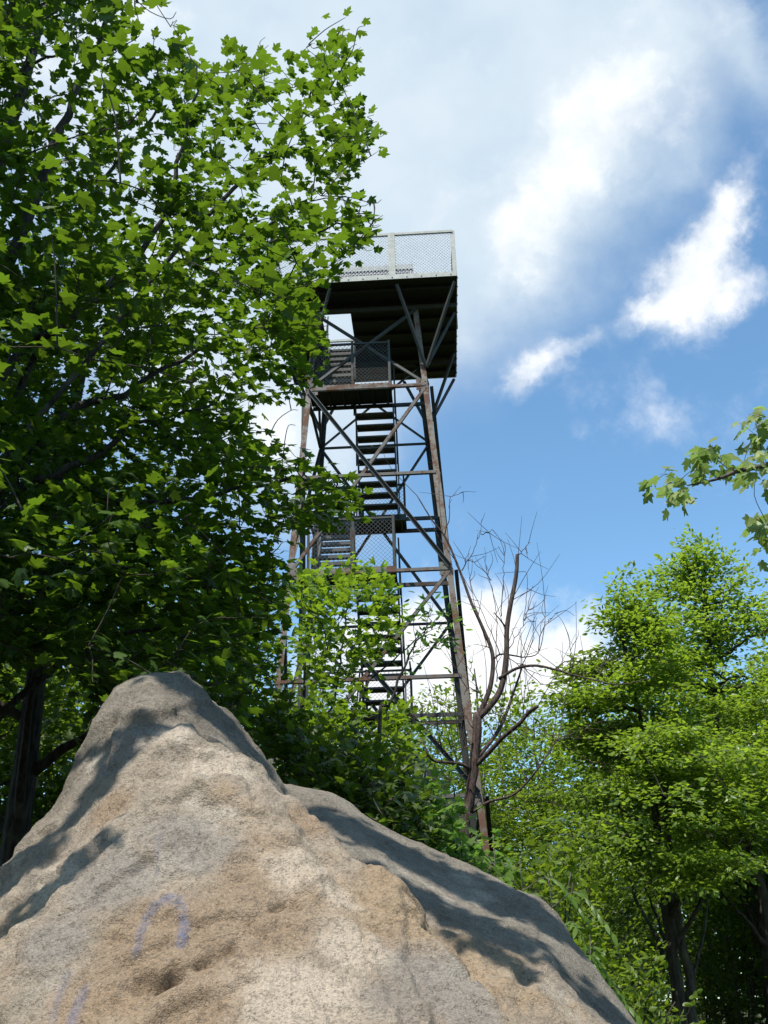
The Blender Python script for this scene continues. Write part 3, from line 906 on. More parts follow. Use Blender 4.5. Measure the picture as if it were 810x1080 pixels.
    L[-2] = dict(z=lev(-2) + .07, y0=half(lev(-2)) - .70, y1=half(lev(-2)) - .03, front=False)
    landing(-2)
    L[-3] = dict(z=0.55, y0=-half(.5), y1=-half(.5) + .74, front=True)
    L[4] = dict(z=ZP + .05, y0=hy1, y1=AP, front=False)
    for k in range(-3, 4):
        lo, hi = L[k], L[k + 1]
        left = lo['front']                       # flights climbing away from the viewer are on the left
        x0, x1 = (XL0, XL1) if left else (XR0, XR1)
        if k == 3: x0, x1 = hx0 + .03, hx1 - .02
        ya = lo['y1'] if lo['front'] else lo['y0']
        yb = hi['y0'] if lo['front'] else hi['y1']
        p, q = np.array([0, ya, lo['z']]), np.array([0, yb, hi['z']])
        mb = MB()
        for x in (x0, x1):
            mb.bar((x, p[1], p[2] - .05), (x, q[1], q[2] - .05), .03, .17, (0, 1, 0.3) if abs(q[1] - p[1]) < .3 else (0, 0, 1))
        fl = mb.build('stair_flight', M['steel_shaded'], T)
        n = 10
        for i in range(1, n):
            c = p + (q - p) * i / n
            t = MB()
            s = 1 if yb > ya else -1
            t.box(x0 + .017, x1 - .017, c[1] - .10, c[1] + .10, c[2] - .05, c[2] - .015)
            yn = c[1] - s * .10
            t.box(x0 + .017, x1 - .017, min(yn, yn + s * .012), max(yn, yn + s * .012), c[2] - .085, c[2] - .051)
            t.build('tread', M['tread'], fl)
        # handrails on posts
        for x in (x0 - .035, x1 + .035):
            h = MB()
            up = np.array([0, 0, .92])
            h.tube([(x, *(p + up)[1:]), (x, *(q + up)[1:])], .018, 6)
            for f in (.06, .5, .94):
                c = p + (q - p) * f
                h.box(x - .014, x + .014, c[1] - .014, c[1] + .014, c[2] - .12, c[2] + .915)
            h.build('handrail', M['steel_shaded'], fl)
    # hanger posts beside the stair
    for z0, z1 in ((lev(1) + .1, lev(3) - .08), (lev(-1) + .1, lev(1) - .08)):
        mb = MB(); mb.box(-1.36, -1.30, -1.18, -1.13, z0, z1); mb.build('hanger_post', M['steel_shaded'], T)
        mb = MB(); mb.box(-.385, -.335, -1.20, -1.16, z0, z0 + 1.3); mb.build('hanger_post', M['steel_shaded'], T)
build_tower()
# ------------------------------------------------------------------ trees and plants
def photo_limb(mb, pts, r0, r1, n=6, seg=4, wob=0.0):
    """a limb through points given as photo pixel + distance"""
    return limb(mb, [at(*p) for p in pts], r0, r1, n, wob, seg)

def keep_outline(c, poly, jitter=8, pad=0):
    q = proj(c)
    j = q[:, :2] + rng.normal(0, jitter, (len(c), 2))
    return (in_poly(j, poly) & ~in_poly(j, GAP)) | (q[:, 2] < 0.5)

def ellipsoid(n, c, r, power=0.45):
    d = norm(rng.normal(0, 1, (n, 3)))
    return np.asarray(c) + d * np.asarray(r) * (rng.random((n, 1)) ** power)

# ---- the big maple on the left: trunk just out of frame, crown leaning over the boulder
GAP = [(-60, 740), (40, 700), (90, 720), (110, 740), (90, 780), (0, 910), (-60, 900)]
MAPLE_OUT = [(-900, -900), (168, -900), (168, -10), (160, 14), (150, 30), (172, 48), (186, 22), (200, 28), (204, 60), (222, 72), (248, 52), (262, 30), (284, 44), (288, 62), (276, 92), (300, 78), (320, 36), (348, 34), (368, 22), (382, 44), (386, 62), (377, 92),
             (392, 118), (402, 140), (392, 158), (372, 186), (358, 204), (388, 212), (408, 238), (405, 256), (386, 272), (366, 282), (345, 298), (332, 318), (345, 352), (348, 378), (334, 402), (318, 424), (292, 408), (272, 424), (262, 452), (282, 474), (312, 470),
             (330, 484), (352, 500), (372, 516), (394, 528), (376, 546), (338, 560), (308, 556), (296, 574), (300, 596), (304, 622), (300, 660), (296, 704), (276, 752), (250, 800), (-900, 1000)]

SHADE = [  # patches of the boulder shaded by added unseen sprays: photo outline, distance, sprays
    ([(150, 716), (180, 712), (215, 726), (240, 749), (265, 779), (296, 818), (268, 802), (238, 779), (207, 760), (185, 742), (165, 727)], 4.8, 40),
    ([(141, 735), (130, 760), (122, 800), (119, 860), (104, 870), (108, 810), (118, 765), (128, 740)], 4.4, 13),
    ([(98, 870), (104, 884), (58, 950), (22, 1030), (8, 1030), (30, 955), (70, 900)], 4.0, 11), ([(0, 905), (60, 845), (90, 800), (92, 830), (40, 890), (0, 950)], 4.3, 16),
    ([(318, 832), (385, 866), (470, 906), (540, 941), (600, 981), (630, 1025), (600, 1020), (575, 1010), (540, 995), (500, 985), (470, 970), (430, 935), (395, 910), (350, 868)], 5.0, 130),
    ([(470, 962), (530, 1000), (575, 1040), (550, 1055), (500, 1005)], 4.4, 5), ([(352, 868), (395, 906), (430, 931), (470, 966), (505, 998), (548, 1038), (560, 1030), (520, 983), (480, 950), (430, 920), (390, 893)], 4.6, 46), ([(600, 1020), (640, 1050), (660, 1080), (620, 1080)], 4.6, 10)]

def big_maple():
    base = np.array([-3.9, 6.6, float(ground_z(-3.9, 6.6)) - .1])
    T = empty('maple_tree', base)
    inv = -base
    tag(T, 'large leafy maple leaning in from the left edge with broad lobed leaves and backlit crown', 'tree')
    mb = MB()
    tr = limb(mb, [base, base + [.05, .0, 1.6], base + [.25, .05, 3.4], base + [.5, -.05, 5.6], base + [.75, .1, 8.0], base + [.9, .2, 10.2]], 0.21, 0.03, 10, .01)
    lm = mb; skel = []
    specs = [
        ([(-3.6, 6.6, 3.2)], [(0, 395, 6.6), (60, 348, 6.5), (130, 288, 6.4), (170, 230, 6.3), (190, 160, 6.2), (203, 105, 6.0), (205, 62, 5.9)], .045, .006),
        ([(-3.65, 6.65, 2.9)], [(40, 372, 7.0), (80, 328, 7.1), (145, 288, 7.2), (230, 272, 7.3), (340, 243, 7.3), (395, 232, 7.4)], .032, .006),
        ([(-3.6, 6.55, 3.6)], [(200, 250, 6.6), (265, 182, 6.5), (310, 138, 6.5), (333, 92, 6.5), (345, 70, 6.5)], .024, .005),
        ([(-3.75, 6.6, 2.4)], [(0, 521, 6.6), (50, 506, 6.6), (113, 472, 6.7), (140, 448, 6.8), (230, 430, 7.0)], .05, .008),
        ([(-3.8, 6.7, 2.1)], [(20, 517, 7.2), (123, 531, 7.3), (212, 527, 7.4), (300, 505, 7.4), (370, 520, 7.3)], .045, .006),
        ([(-3.75, 6.7, 2.5)], [(40, 470, 7.6), (130, 415, 7.8), (210, 370, 7.9), (300, 340, 7.9)], .05, .008),
        ([(-3.3, 6.6, 5.2)], [(30, 230, 6.2), (70, 120, 6.0), (110, 30, 5.8), (130, -60, 5.6)], .06, .01),
        ([(-3.3, 6.6, 5.6)], [(100, 200, 7.6), (170, 110, 7.6), (178, 66, 7.6)], .028, .006),
        ([(-3.85, 6.6, 1.9)], [(30, 620, 7.4), (130, 600, 7.6), (230, 590, 7.7), (290, 600, 7.8)], .045, .006),
        ([(-3.85, 6.6, 1.7)], [(60, 700, 8.0), (160, 665, 8.2), (250, 650, 8.4)], .04, .006),
    ]
    for st, px, r0, r1 in specs:
        skel.append(limb(lm, [np.array(s) for s in st] + [at(*p) for p in px], r0, r1, 6, .012, 5))
    for e in [((-3.3, 6.5, 5.0), (-4.2, 5.2, 6.6), (-4.6, 4.2, 7.8)), ((-3.2, 6.6, 6.4), (-3.4, 5.2, 7.8), (-3.3, 4.0, 8.6)), ((-3.7, 6.7, 3.8), (-5.0, 7.4, 5.2), (-6.2, 7.8, 6.2)), ((-3.3, 6.6, 5.8), (-4.2, 8.0, 7.2), (-4.6, 8.8, 8.4)), ((-3.8, 6.6, 2.6), (-5.2, 6.0, 3.6), (-6.3, 5.6, 4.2))]:
        skel.append(limb(lm, [np.array(q) for q in e], .06, .01, 6, .03, 5))
    skel = np.concatenate(skel + [tr[8:]])
    c = np.concatenate([ellipsoid(2300, (-3.1, 6.7, 6.2), (3.9, 2.7, 4.8)), ellipsoid(750, (-2.2, 7.4, 4.2), (2.6, 1.6, 1.9))])
    hi = ellipsoid(900, (-4.2, 5.0, 9.4), (2.5, 2.0, 1.7))  # unseen upper sprays, added to shade the lower crown
    c = np.concatenate([c, hi[proj(hi)[:, 1] < -20]])
    c = c[c[:, 2] > 2.9]
    cl = np.concatenate([ellipsoid(190, (-3.1, 6.7, 6.2), (3.8, 2.6, 4.7), .4), ellipsoid(50, (-2.2, 7.4, 4.2), (2.5, 1.5, 1.8))])
    j = np.argmin(((c[:, None] - cl[None]) ** 2).sum(-1), 1)
    c = c + (cl[j] - c) * [.5, .5, .62] * rng.random((len(c), 1))
    c = c[keep_outline(c, MAPLE_OUT, 7)]
    # sprays that draw the crown's right-hand margin
    rim = []
    for px, py, y in [(176, 30, 6.2), (190, 34, 6.2), (215, 85, 6.3), (250, 66, 6.4), (274, 46, 6.4), (280, 80, 6.4), (300, 92, 6.4), (332, 50, 6.5), (352, 46, 6.5), (368, 36, 6.5), (374, 60, 6.5), (366, 90, 6.6), (384, 122, 6.7), (394, 140, 6.8), (380, 160, 6.9),
                      (352, 196, 7), (382, 222, 7.3), (398, 240, 7.4), (390, 256, 7.4), (360, 270, 7.3), (340, 290, 7.4), (322, 312, 7.6), (330, 345, 7.6), (336, 372, 7.6), (320, 398, 7.6), (300, 400, 7.6), (240, 440, 7.2), (220, 470, 7.2), (300, 486, 7.3),
                      (330, 500, 7.3), (352, 512, 7.3), (376, 526, 7.3), (360, 538, 7.3), (330, 540, 7.3), (300, 545, 7.4), (280, 590, 7.6), (285, 620, 7.7), (280, 660, 7.9), (262, 700, 8), (310, 440, 7.5), (288, 458, 7.4)]:
        for _ in range(2):
            rim.append(at(px + rng.normal(0, 6), py + rng.normal(0, 6), y + rng.normal(0, .25)))
    c = np.concatenate([c, np.array(rim)])
    # added unseen limb overhead; its sprays sit sunward of the boulder to shade it
    n_in = len(c)
    skel2 = limb(lm, [np.array(q) for q in ((-3.75, 6.6, 3.0), (-3.5, 5.6, 4.8), (-2.9, 4.0, 6.2), (-2.0, 2.6, 6.9), (-1.1, 2.7, 6.8), (-.2, 3.0, 6.4))], .06, .01, 6, .02, 6)
    skel = np.concatenate([skel, skel2])
    sh = []
    for poly, y, n in SHADE:
        x0, y0 = np.min(poly, 0); x1, y1 = np.max(poly, 0)
        q = np.column_stack([rng.uniform(x0, x1, n * 6), rng.uniform(y0, y1, n * 6)])
        q = q[in_poly(q, poly)][:n]
        sh += [at(a, b, y) + S * rng.uniform(4.3, 5.2) for a, b in q]
    sh = np.array(sh); qs = proj(sh); sh = sh[(qs[:, 1] < -45) | (qs[:, 2] < .5) | (qs[:, 0] < 120)]
    c = np.concatenate([c, np.array(sh)])
    ax = norm((c - np.array([-3.4, 6.7, 4.5])) * [1, 1, .35] + rng.normal(0, .5, (len(c), 3)))
    tw = mb
    twigs_to(tw, c, ax, skel, .0055, .06)
    mb.build('trunk', M['bark_dark'], T, True).location = inv
    p = spray_leaves(c[:n_in], ax[:n_in], 11, .56, .28, .088, .22, .36, .07)
    p3 = spray_leaves(c[n_in:], ax[n_in:], 7, .15, .11, .080, .35, .5, .04)
    q = proj(p[0] + norm(p[1]) * .05)
    ok = np.concatenate([keep_outline(p[0] + norm(p[1]) * .06, MAPLE_OUT, 9), np.ones(len(p3[0]), bool)])
    p = [np.concatenate(t) for t in zip(p, p3)]
    cr = leaves('crown', 'maple', *[a[ok] for a in p[:4]], M['leaf_maple'], T, p[4][ok]); cr.location = inv
    print('maple sprays', len(c), 'leaves', ok.sum())
big_maple()

# ---- generic broadleaf tree grown from a trunk
def grow_tree(name, label, x, y, h, crown_c, crown_r, n_spray, n_leaf, leaf, tpl, leaf_mat, bark, r=0.12, lean=(0, 0), tiers=False, spread=.5, n_limb=12, group=None, flat=.06, tilt=.45, cut=None, length=None, cat='tree', power=.45):
    z0 = float(ground_z(x, y)) - .08
    base = np.array([x, y, z0])
    T = empty(name, base)
    tag(T, label, cat, group)
    mb = MB()
    top = base + np.array([lean[0], lean[1], h * .97])
    tr = limb(mb, [base, base + (top - base) * .3 + [rng.normal(0, .06), rng.normal(0, .06), 0], base + (top - base) * .65 + [rng.normal(0, .08), rng.normal(0, .08), 0], top], r, r * .12, 8, .015, 6)
    cc, cr_ = np.array(crown_c, float), np.array(crown_r, float)
    if tiers:
        # near-level leafy branches at scattered heights, long below and short at the top
        c = []
        zlo, zhi = cc[2] - cr_[2], cc[2] + cr_[2]
        nb = int(70 * cr_[2] / 2)
        for q in range(nb):
            f = (q + rng.random()) / nb
            f = 1 - (1 - f) ** .8
            z = zhi - f * (zhi - zlo)
            rad = (0.10 + 0.95 * f ** 0.72) * (1 if f < .9 else .85) * rng.uniform(.5, 1.2)
            a0 = rng.uniform(0, 2 * np.pi)
            m = int(n_spray / nb * (.35 + 1.2 * f)) + 2
            t_ = .12 + .88 * rng.random(m) ** .7
            aa = a0 + rng.normal(0, .20, m) / np.sqrt(t_ + .1)
            arch = rng.uniform(-.25, .30)
            zz = z + arch * t_ ** 1.6 * rad * 1.4 + rng.normal(0, .035, m)
            c.append(np.column_stack([cc[0] + lean[0] * .2 + np.cos(aa) * rad * t_ * cr_[0], cc[1] + np.sin(aa) * rad * t_ * cr_[1], zz]))
        for k in range(14):
            c.append(np.array([[cc[0] + lean[0] * .3 + rng.normal(0, .05 + .022 * k), cc[1] + rng.normal(0, .1), zhi + .42 - .045 * k]]))
        c = np.concatenate(c)
    else:
        c = ellipsoid(n_spray, cc, cr_, power)
        # clump it: pull toward random clump centres
        k = max(8, n_spray // 14)
        cl = ellipsoid(k, cc, cr_ * .95, .35)
        j = np.argmin(((c[:, None] - cl[None]) ** 2).sum(-1), 1)
        c = c + (cl[j] - c) * spread * rng.random((len(c), 1))
    if cut is not None:
        c = c[cut(c)]
    lm = mb; skel = [tr[5:]]
    for i in range(n_limb):
        f = .28 + .66 * (i + rng.random()) / n_limb
        s = tr[int(f * (len(tr) - 1))]
        cand = c[rng.integers(len(c), size=8)]
        d = np.abs(cand[:, 2] - s[2] - (.1 if tiers else .5 * np.linalg.norm(cand[:, :2] - s[:2], axis=1)))
        e = cand[np.argmin(d)]
        e = s + (e - s) * .85
        mid = (s + e) / 2 + rng.normal(0, .08, 3) + [0, 0, -.05 if not tiers else .03]
        skel.append(limb(lm, [s, mid, e], r * .38 * (1.1 - .6 * f), .008, 5, .01, 5))
    skel = np.concatenate(skel)
    ax = norm((c - (cc + [lean[0] * .2, 0, -.3 * cr_[2]])) * [1, 1, .15 if tiers else .4] + rng.normal(0, .35, (len(c), 3)) * [1, 1, .4 if tiers else 1])
    twg = mb; sub = rng.random(len(c)) < min(1, 500 / len(c))
    twigs_to(twg, c[sub], ax[sub], skel, .005, .15)
    mb.build('trunk', bark, T, True).location = -base
    L_ = length or leaf * 5
    p = spray_leaves(c, ax, n_leaf, L_, L_ * .5, leaf, .25, tilt, flat)
    cr = leaves('crown', tpl, *p[:4], leaf_mat, T, p[4]); cr.location = -base
    return T

# ---- tiered trees on the right
grow_tree('tupelo_tree', 'tallest bright green tree at the right, level shelves of small leaves and a pointed top', 4.45, 14.0, 7.2, (4.5, 14.0, 4.95), (3.2, 2.8, 2.3), 1500, 24, .072, 'oval', M['leaf_tupelo'], M['bark_dark'], .13, (.1, 0), tiers=.42, n_limb=34, flat=.035, tilt=.4, length=.5)
grow_tree('tupelo_tree', 'shorter tiered green tree with slim leaning dark trunk, left of the tallest right-hand tree', 3.0, 12.4, 5.9, (3.0, 12.4, 4.35), (2.3, 2.3, 1.65), 1000, 26, .07, 'oval', M['leaf_tupelo'], M['bark_dark'], .10, (-.12, 0), tiers=.38, n_limb=24, flat=.035, tilt=.4, length=.46)
grow_tree('tupelo_tree', 'green tree cut by the right edge of the photo, behind the hanging maple twig', 6.6, 15.4, 7.4, (6.6, 15.4, 4.7), (2.6, 2.6, 2.8), 900, 24, .08, 'oval', M['leaf_tupelo'], M['bark_dark'], .12, (0, 0), tiers=.36, n_limb=22, flat=.035, tilt=.4, length=.5)
grow_tree('slim_tree', 'slim mottled grey trunk rising beside the dark trunk under the right-hand shelves', 3.35, 12.9, 4.9, (3.5, 13.1, 3.9), (1.3, 1.2, 1.0), 150, 16, .075, 'oval', M['leaf_tupelo'], M['bark_grey'], .085, (-.1, .1), n_limb=8)

# ---- understorey at the lower right
def shrub(label, x, y, h, rx, ry, n, nl, leaf, tpl='oval', mat='leaf_forest', group=None, cat='shrub', name='shrub', stems=5, spread=.5):
    z0 = float(ground_z(x, y)) - .05
    base = np.array([x, y, z0])
    T = empty(name, base)
    tag(T, label, cat, group)
    c = ellipsoid(n, (x, y, z0 + h * .55), (rx, ry, h * .48), .4)
    k = max(6, n // 12)
    cl = ellipsoid(k, (x, y, z0 + h * .55), (rx * .95, ry * .95, h * .45), .3)
    j = np.argmin(((c[:, None] - cl[None]) ** 2).sum(-1), 1)
    c = c + (cl[j] - c) * spread * rng.random((len(c), 1))
    sm = MB(); skel = []
    for i in range(stems):
        a = rng.uniform(0, 2 * np.pi); f = rng.uniform(.25, .8)
        skel.append(limb(sm, [base + [.08 * math.cos(a), .08 * math.sin(a), 0], base + [rx * .3 * f * math.cos(a), ry * .3 * f * math.sin(a), h * .45], base + [rx * .8 * f * math.cos(a), ry * .8 * f * math.sin(a), h * rng.uniform(.7, .95)]], .022, .005, 5, .01, 5))
    skel = np.concatenate(skel)
    ax = norm(c - np.array([x, y, z0 + h * .2]) + rng.normal(0, .3, (len(c), 3)))
    sub = rng.random(len(c)) < min(1, 160 / len(c))
    twigs_to(sm, c[sub], ax[sub], skel, .004, .1)
    s = sm.build('stems', M['bark_dark'], T, True); s.location = -base
    p = spray_leaves(c, ax, nl, leaf * 5, leaf * 2.6, leaf, .3, .5, .05)
    f_ = leaves('foliage', tpl, *p[:4], M[mat], T, p[4]); f_.location = -base
    return T

def copy_tree(o, loc, rz, sc, label=None):
    c = o.copy(); COL.objects.link(c)
    c.location = loc; c.rotation_euler = (0, 0, rz); c.scale = (sc, sc, sc)
    if label: c['label'] = label
    for ch in o.children:
        d = ch.copy(); COL.objects.link(d); d.parent = c
    return c
#@@TREES2
shrub('leafy green bush low at the right, at the foot of the slim dark trunk', 1.78, 8.9, 1.75, .6, .6, 170, 14, .062)
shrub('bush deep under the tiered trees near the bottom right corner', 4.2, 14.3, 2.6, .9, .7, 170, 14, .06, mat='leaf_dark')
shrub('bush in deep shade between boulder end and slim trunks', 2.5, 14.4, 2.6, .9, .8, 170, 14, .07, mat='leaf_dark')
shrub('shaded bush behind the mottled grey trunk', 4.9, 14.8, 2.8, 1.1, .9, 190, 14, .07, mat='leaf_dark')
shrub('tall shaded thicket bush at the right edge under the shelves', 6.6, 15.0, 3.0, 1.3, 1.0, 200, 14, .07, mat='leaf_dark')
shrub('bush behind the weeds right of the dead tree', 1.9, 13.0, 2.9, 1.1, .9, 240, 14, .07)

# ---- dead tree in front of the tower
def dead_tree():
    Y = 11.5
    b = at(486, 905, Y)
    base = np.array([b[0], Y, float(ground_z(b[0], Y)) - .05])
    T = empty('dead_tree', base)
    tag(T, 'bare dead tree with broken forked stems, standing right of the tower', 'dead tree')
    mb = MB()
    pp = lambda l, dy=0: [(x, y, Y + dy + (r[0] if r else 0)) for x, y, *r in l]
    c = limb(mb, [base, at(489, 890, Y), at(494, 850, Y), at(499, 812, Y), at(502, 785, Y), at(504, 752, Y)], .068, .050, 9, .006)
    mb.build('trunk', M['bark_dead'], T, True).location = -base
    def lim(l, r0, r1, name='limb', dy=0, seg=4, n=7):
        m = MB(); cc = photo_limb(m, pp(l), r0, r1, n, seg)
        m.build(name, M['bark_dead'], T, True).location = -base
        return cc
    sk = [lim([(503, 757), (511, 741), (518, 720), (519.5, 690), (509, 662), (497, 635), (485, 602, .05), (470, 567, .1), (456, 549, .1), (440, 523, .15)], 0.0346, 0.0069),
          lim([(504, 758), (522, 738), (530, 720), (534, 690), (534.5, 664), (538, 640), (543, 615), (545, 600), (545.5, 585)], 0.0390, 0.0214),
          lim([(526, 716), (545, 705, -.1), (565, 702, -.3), (585, 706, -.5), (602, 711, -.6), (630, 718, -.8), (655, 722, -.9), (690, 714, -1)], 0.0201, 0.0044),
          lim([(503, 800), (520, 779, .1), (531, 760, .2), (540, 735, .3), (548, 712, .3), (551.5, 700, .3)], 0.0264, 0.0088),
          lim([(500, 809), (517, 792, -.1), (530, 778, -.2), (548, 763, -.35), (557, 752, -.4), (567, 745, -.5)], 0.0283, 0.0195),
          lim([(498, 857), (515, 846, -.1), (540, 839, -.3), (555, 826, -.4), (567, 811, -.5), (579, 793, -.5), (587, 781, -.5)], 0.0163, 0.0076),
          lim([(497, 812), (486, 806, -.1), (470, 804, -.2), (459, 803, -.2), (452, 797, -.3), (448, 786, -.3)], 0.0226, 0.0088),
          lim([(500, 782), (488, 790, -.2), (472, 794, -.3), (450, 797, -.4)], 0.0088, 0.0037),
          lim([(519, 697), (528, 690, .1), (545, 692, .2), (553, 693, .2), (568, 688, .2), (574, 662, .2), (575, 648, .2)], 0.0126, 0.0031),
          lim([(533, 661), (527, 653, -.1), (521, 646, -.1)], 0.0113, 0.0063),
          lim([(555, 754, -.4), (556, 748, -.4)], 0.0113, 0.0076)]
    lines = [[(545, 585), (549, 583), (555, 577), (559, 571)], [(469, 565, .1), (473, 545), (475, 524), (481, 522), (488, 519)], [(487, 602, .05), (494, 590), (500, 578), (507, 563), (507, 548)], [(507, 563), (515, 562), (521, 558)],
             [(524, 719), (524, 690), (524, 647), (516, 610), (511, 577)], [(529, 650), (530, 620), (531.5, 600), (532, 573)], [(537, 684), (545, 670), (551, 660), (555, 630), (556, 615), (555, 603)], [(553, 655), (557, 640), (561, 618)],
             [(568, 686), (572, 664), (580, 654), (588, 645)], [(519, 690), (510, 670), (502, 640), (495, 610)], [(527, 690), (515, 660), (500, 625), (494, 600)], [(518, 612), (509, 602), (497, 590)],
             [(587, 781, -.5), (592, 762), (597, 735), (603, 715)], [(587, 781, -.5), (575, 770), (558, 750)], [(587, 781, -.5), (604, 792), (625, 803), (640, 806)], [(587, 781, -.5), (600, 778), (622, 780)], [(587, 781, -.5), (610, 770), (640, 758)],
             [(551, 700), (560, 712), (575, 722), (590, 718), (600, 700)], [(504, 730), (490, 722), (478, 700), (474, 690)], [(500, 770), (488, 752), (470, 744), (455, 740)], [(510, 740), (500, 716), (492, 700)],
             [(515, 846), (530, 852), (548, 850), (566, 838)], [(545, 705), (556, 690), (562, 672), (566, 650)], [(502, 790), (480, 770), (462, 766), (440, 770)], [(497, 812), (480, 822), (462, 820)], [(534, 690), (545, 700), (570, 712), (600, 712)],
             [(448, 786, -.3), (440, 770), (437, 756)], [(452, 797), (436, 805), (425, 800)], [(503, 757), (520, 752), (560, 770), (600, 785)], [(520, 779), (524, 760), (522, 745)], [(540, 839), (560, 846), (590, 846)],
             [(600, 711), (604, 690), (600, 670)], [(630, 718), (636, 700), (650, 690)], [(585, 706), (600, 698), (640, 696), (690, 690)]]
    tw = MB()
    for l in lines:
        cc = photo_limb(tw, pp(l), .007, .0025, 4, 4, .008)
        for _ in range(5):
            i = rng.integers(2, len(cc))
            d = norm(cc[i] - cc[i - 1]); e = norm(d + rng.normal(0, .75, 3) * [1, .6, 1]) * rng.uniform(.12, .42)
            tw.tube(catmull([cc[i], cc[i] + e * .5 + rng.normal(0, .02, 3), cc[i] + e], 3), np.linspace(.0045, .0022, 7), 3, False)
    for cc in sk[:9]:
        for _ in range(6):
            i = rng.integers(3, len(cc))
            d = norm(cc[i] - cc[i - 1]); e = norm(d * .4 + rng.normal(0, .35, 3) + [0, 0, .9]) * rng.uniform(.25, 1.0)
            tw.tube(catmull([cc[i], cc[i] + e * .5 + rng.normal(0, .04, 3), cc[i] + e], 3), np.linspace(.0055, .002, 7), 3, False)
    tw.build('twigs', M['bark_dead'], T, True).location = -base
dead_tree()

# ---- young maple in front of the tower
def sapling(label, x, y, poly, clusters, n_leaf, leaf, stems, mat='leaf_maple', tpl='maple_low', depth=.6, n=260, name='maple_sapling', limbs=()):
    base = np.array([x, y, float(ground_z(x, y)) - .05])
    T = empty(name, base)
    tag(T, label, 'sapling')
    sm = MB(); skel = []
    for l in stems:
        skel.append(limb(sm, [base + [l[0][0], 0, 0]] + [at(*p) for p in l[1:]], .024, .006, 6, .008, 5))
    skel = np.concatenate(skel)
    x0, y0 = np.min(poly, 0); x1, y1 = np.max(poly, 0)
    px = np.column_stack([rng.uniform(x0, x1, n * 4), rng.uniform(y0, y1, n * 4)])
    px = px[in_poly(px, poly)][:n]
    c = np.array([at(a, b, y + rng.normal(0, depth)) for a, b in px] + [at(a + rng.normal(0, 4), b + rng.normal(0, 4), y + rng.normal(0, depth * .5)) for a, b in clusters for _ in range(3)])
    ax = norm((c - [x, y, base[2] + 2.0]) * [1, 1, .3] + rng.normal(0, .5, (len(c), 3)))
    twigs_to(sm, c, ax, skel, .005, .12)
    sm.build('stems', M['bark_dark'], T, True).location = -base
    p = spray_leaves(c, ax, n_leaf, .45, .24, leaf, .35, .45, .05)
    leaves('foliage', tpl, *p[:4], M[mat], T, p[4]).location = -base
    return T
b = at(352, 800, 13.0)
sapling('young maple with bright green leaves in front of the tower stairs', b[0], 13.0, [(308, 640), (318, 612), (340, 604), (362, 600), (372, 610), (395, 602), (412, 622), (420, 650), (416, 690), (392, 706), (372, 716), (350, 724), (322, 712), (306, 690)], [(330, 618), (370, 606), (404, 628), (410, 660), (396, 640)], 9, .112,
        [[(0,), (340, 800, 13.0), (352, 740, 13.0), (360, 690, 13.0), (366, 640, 13.0), (370, 612, 13.0)], [(.1,), (368, 780, 12.9), (378, 748, 12.9), (386, 722, 12.9), (410, 700, 12.9), (440, 674, 12.9), (462, 652, 12.9)], [(-.1,), (322, 790, 13.1), (318, 750, 13.1), (322, 700, 13.1), (330, 650, 13.1)]], n=115, mat='leaf_sunny')
b = at(360, 820, 12.2)
sapling('low bright sapling under the young maple, in front of the lowest stairs in view', b[0], 12.2, [(298, 746), (330, 738), (372, 742), (420, 748), (440, 772), (436, 812), (400, 826), (340, 812), (304, 790)], [(320, 748), (360, 750), (408, 760), (425, 790)], 9, .1, [[(0,), (360, 820, 12.2), (356, 780, 12.2), (350, 748, 12.2)], [(.2,), (405, 830, 12.2), (408, 790, 12.2), (412, 764, 12.2)]], n=130, mat='leaf_sunny')
b = at(450, 700, 9.3)
sapling('thin sapling with narrow drooping leaves crossing the lower stairs', b[0] - .3, 9.3, [(428, 650), (446, 640), (462, 646), (476, 660), (472, 680), (450, 684), (444, 694), (434, 690), (440, 672)], [(438, 690), (470, 664), (452, 648)], 7, .085, [[(-.1,), (400, 790, 9.3), (412, 740, 9.3), (432, 690, 9.3), (455, 655, 9.3)]], mat='leaf_weed', tpl='blade', depth=.15, n=12, name='sapling')
b = at(330, 850, 8.2)
sapling('dark leafy undergrowth sapling behind the boulder shoulder, below the young maple', b[0], 8.2, [(262, 740), (286, 740), (318, 770), (372, 790), (410, 806), (430, 820), (440, 850), (450, 900), (440, 905), (380, 880), (330, 845), (290, 810)], [(300, 764), (360, 790), (412, 815), (430, 840), (450, 870)], 9, .085,
        [[(0,), (330, 850, 8.2), (326, 800, 8.2), (312, 772, 8.2)], [(.2,), (380, 860, 8.2), (384, 810, 8.2), (384, 796, 8.2)], [(.3,), (430, 890, 8.2), (436, 850, 8.2), (428, 800, 8.2)]], mat='leaf_dark', n=250, depth=.5)
b = at(480, 900, 8.6)
sapling('leafy vine-like sapling at the foot of the dead tree', b[0], 8.6, [(425, 830), (450, 822), (470, 845), (478, 880), (520, 905), (525, 935), (480, 935), (440, 880)], [(500, 905), (460, 845), (445, 850)], 8, .085, [[(0,), (480, 900, 8.6), (482, 860, 8.6), (478, 828, 8.6)]], mat='leaf_weed', tpl='maple_low', n=90, depth=.35)
shrub('sunny green shrub just behind the boulder slope, right of the dead tree', 1.15, 9.2, 2.55, .6, .6, 170, 14, .07, 'maple_low', 'leaf_forest')
shrub('sunny green shrub between the dead tree and the first slim trunk', 1.75, 11.2, 2.7, .8, .7, 230, 15, .06)
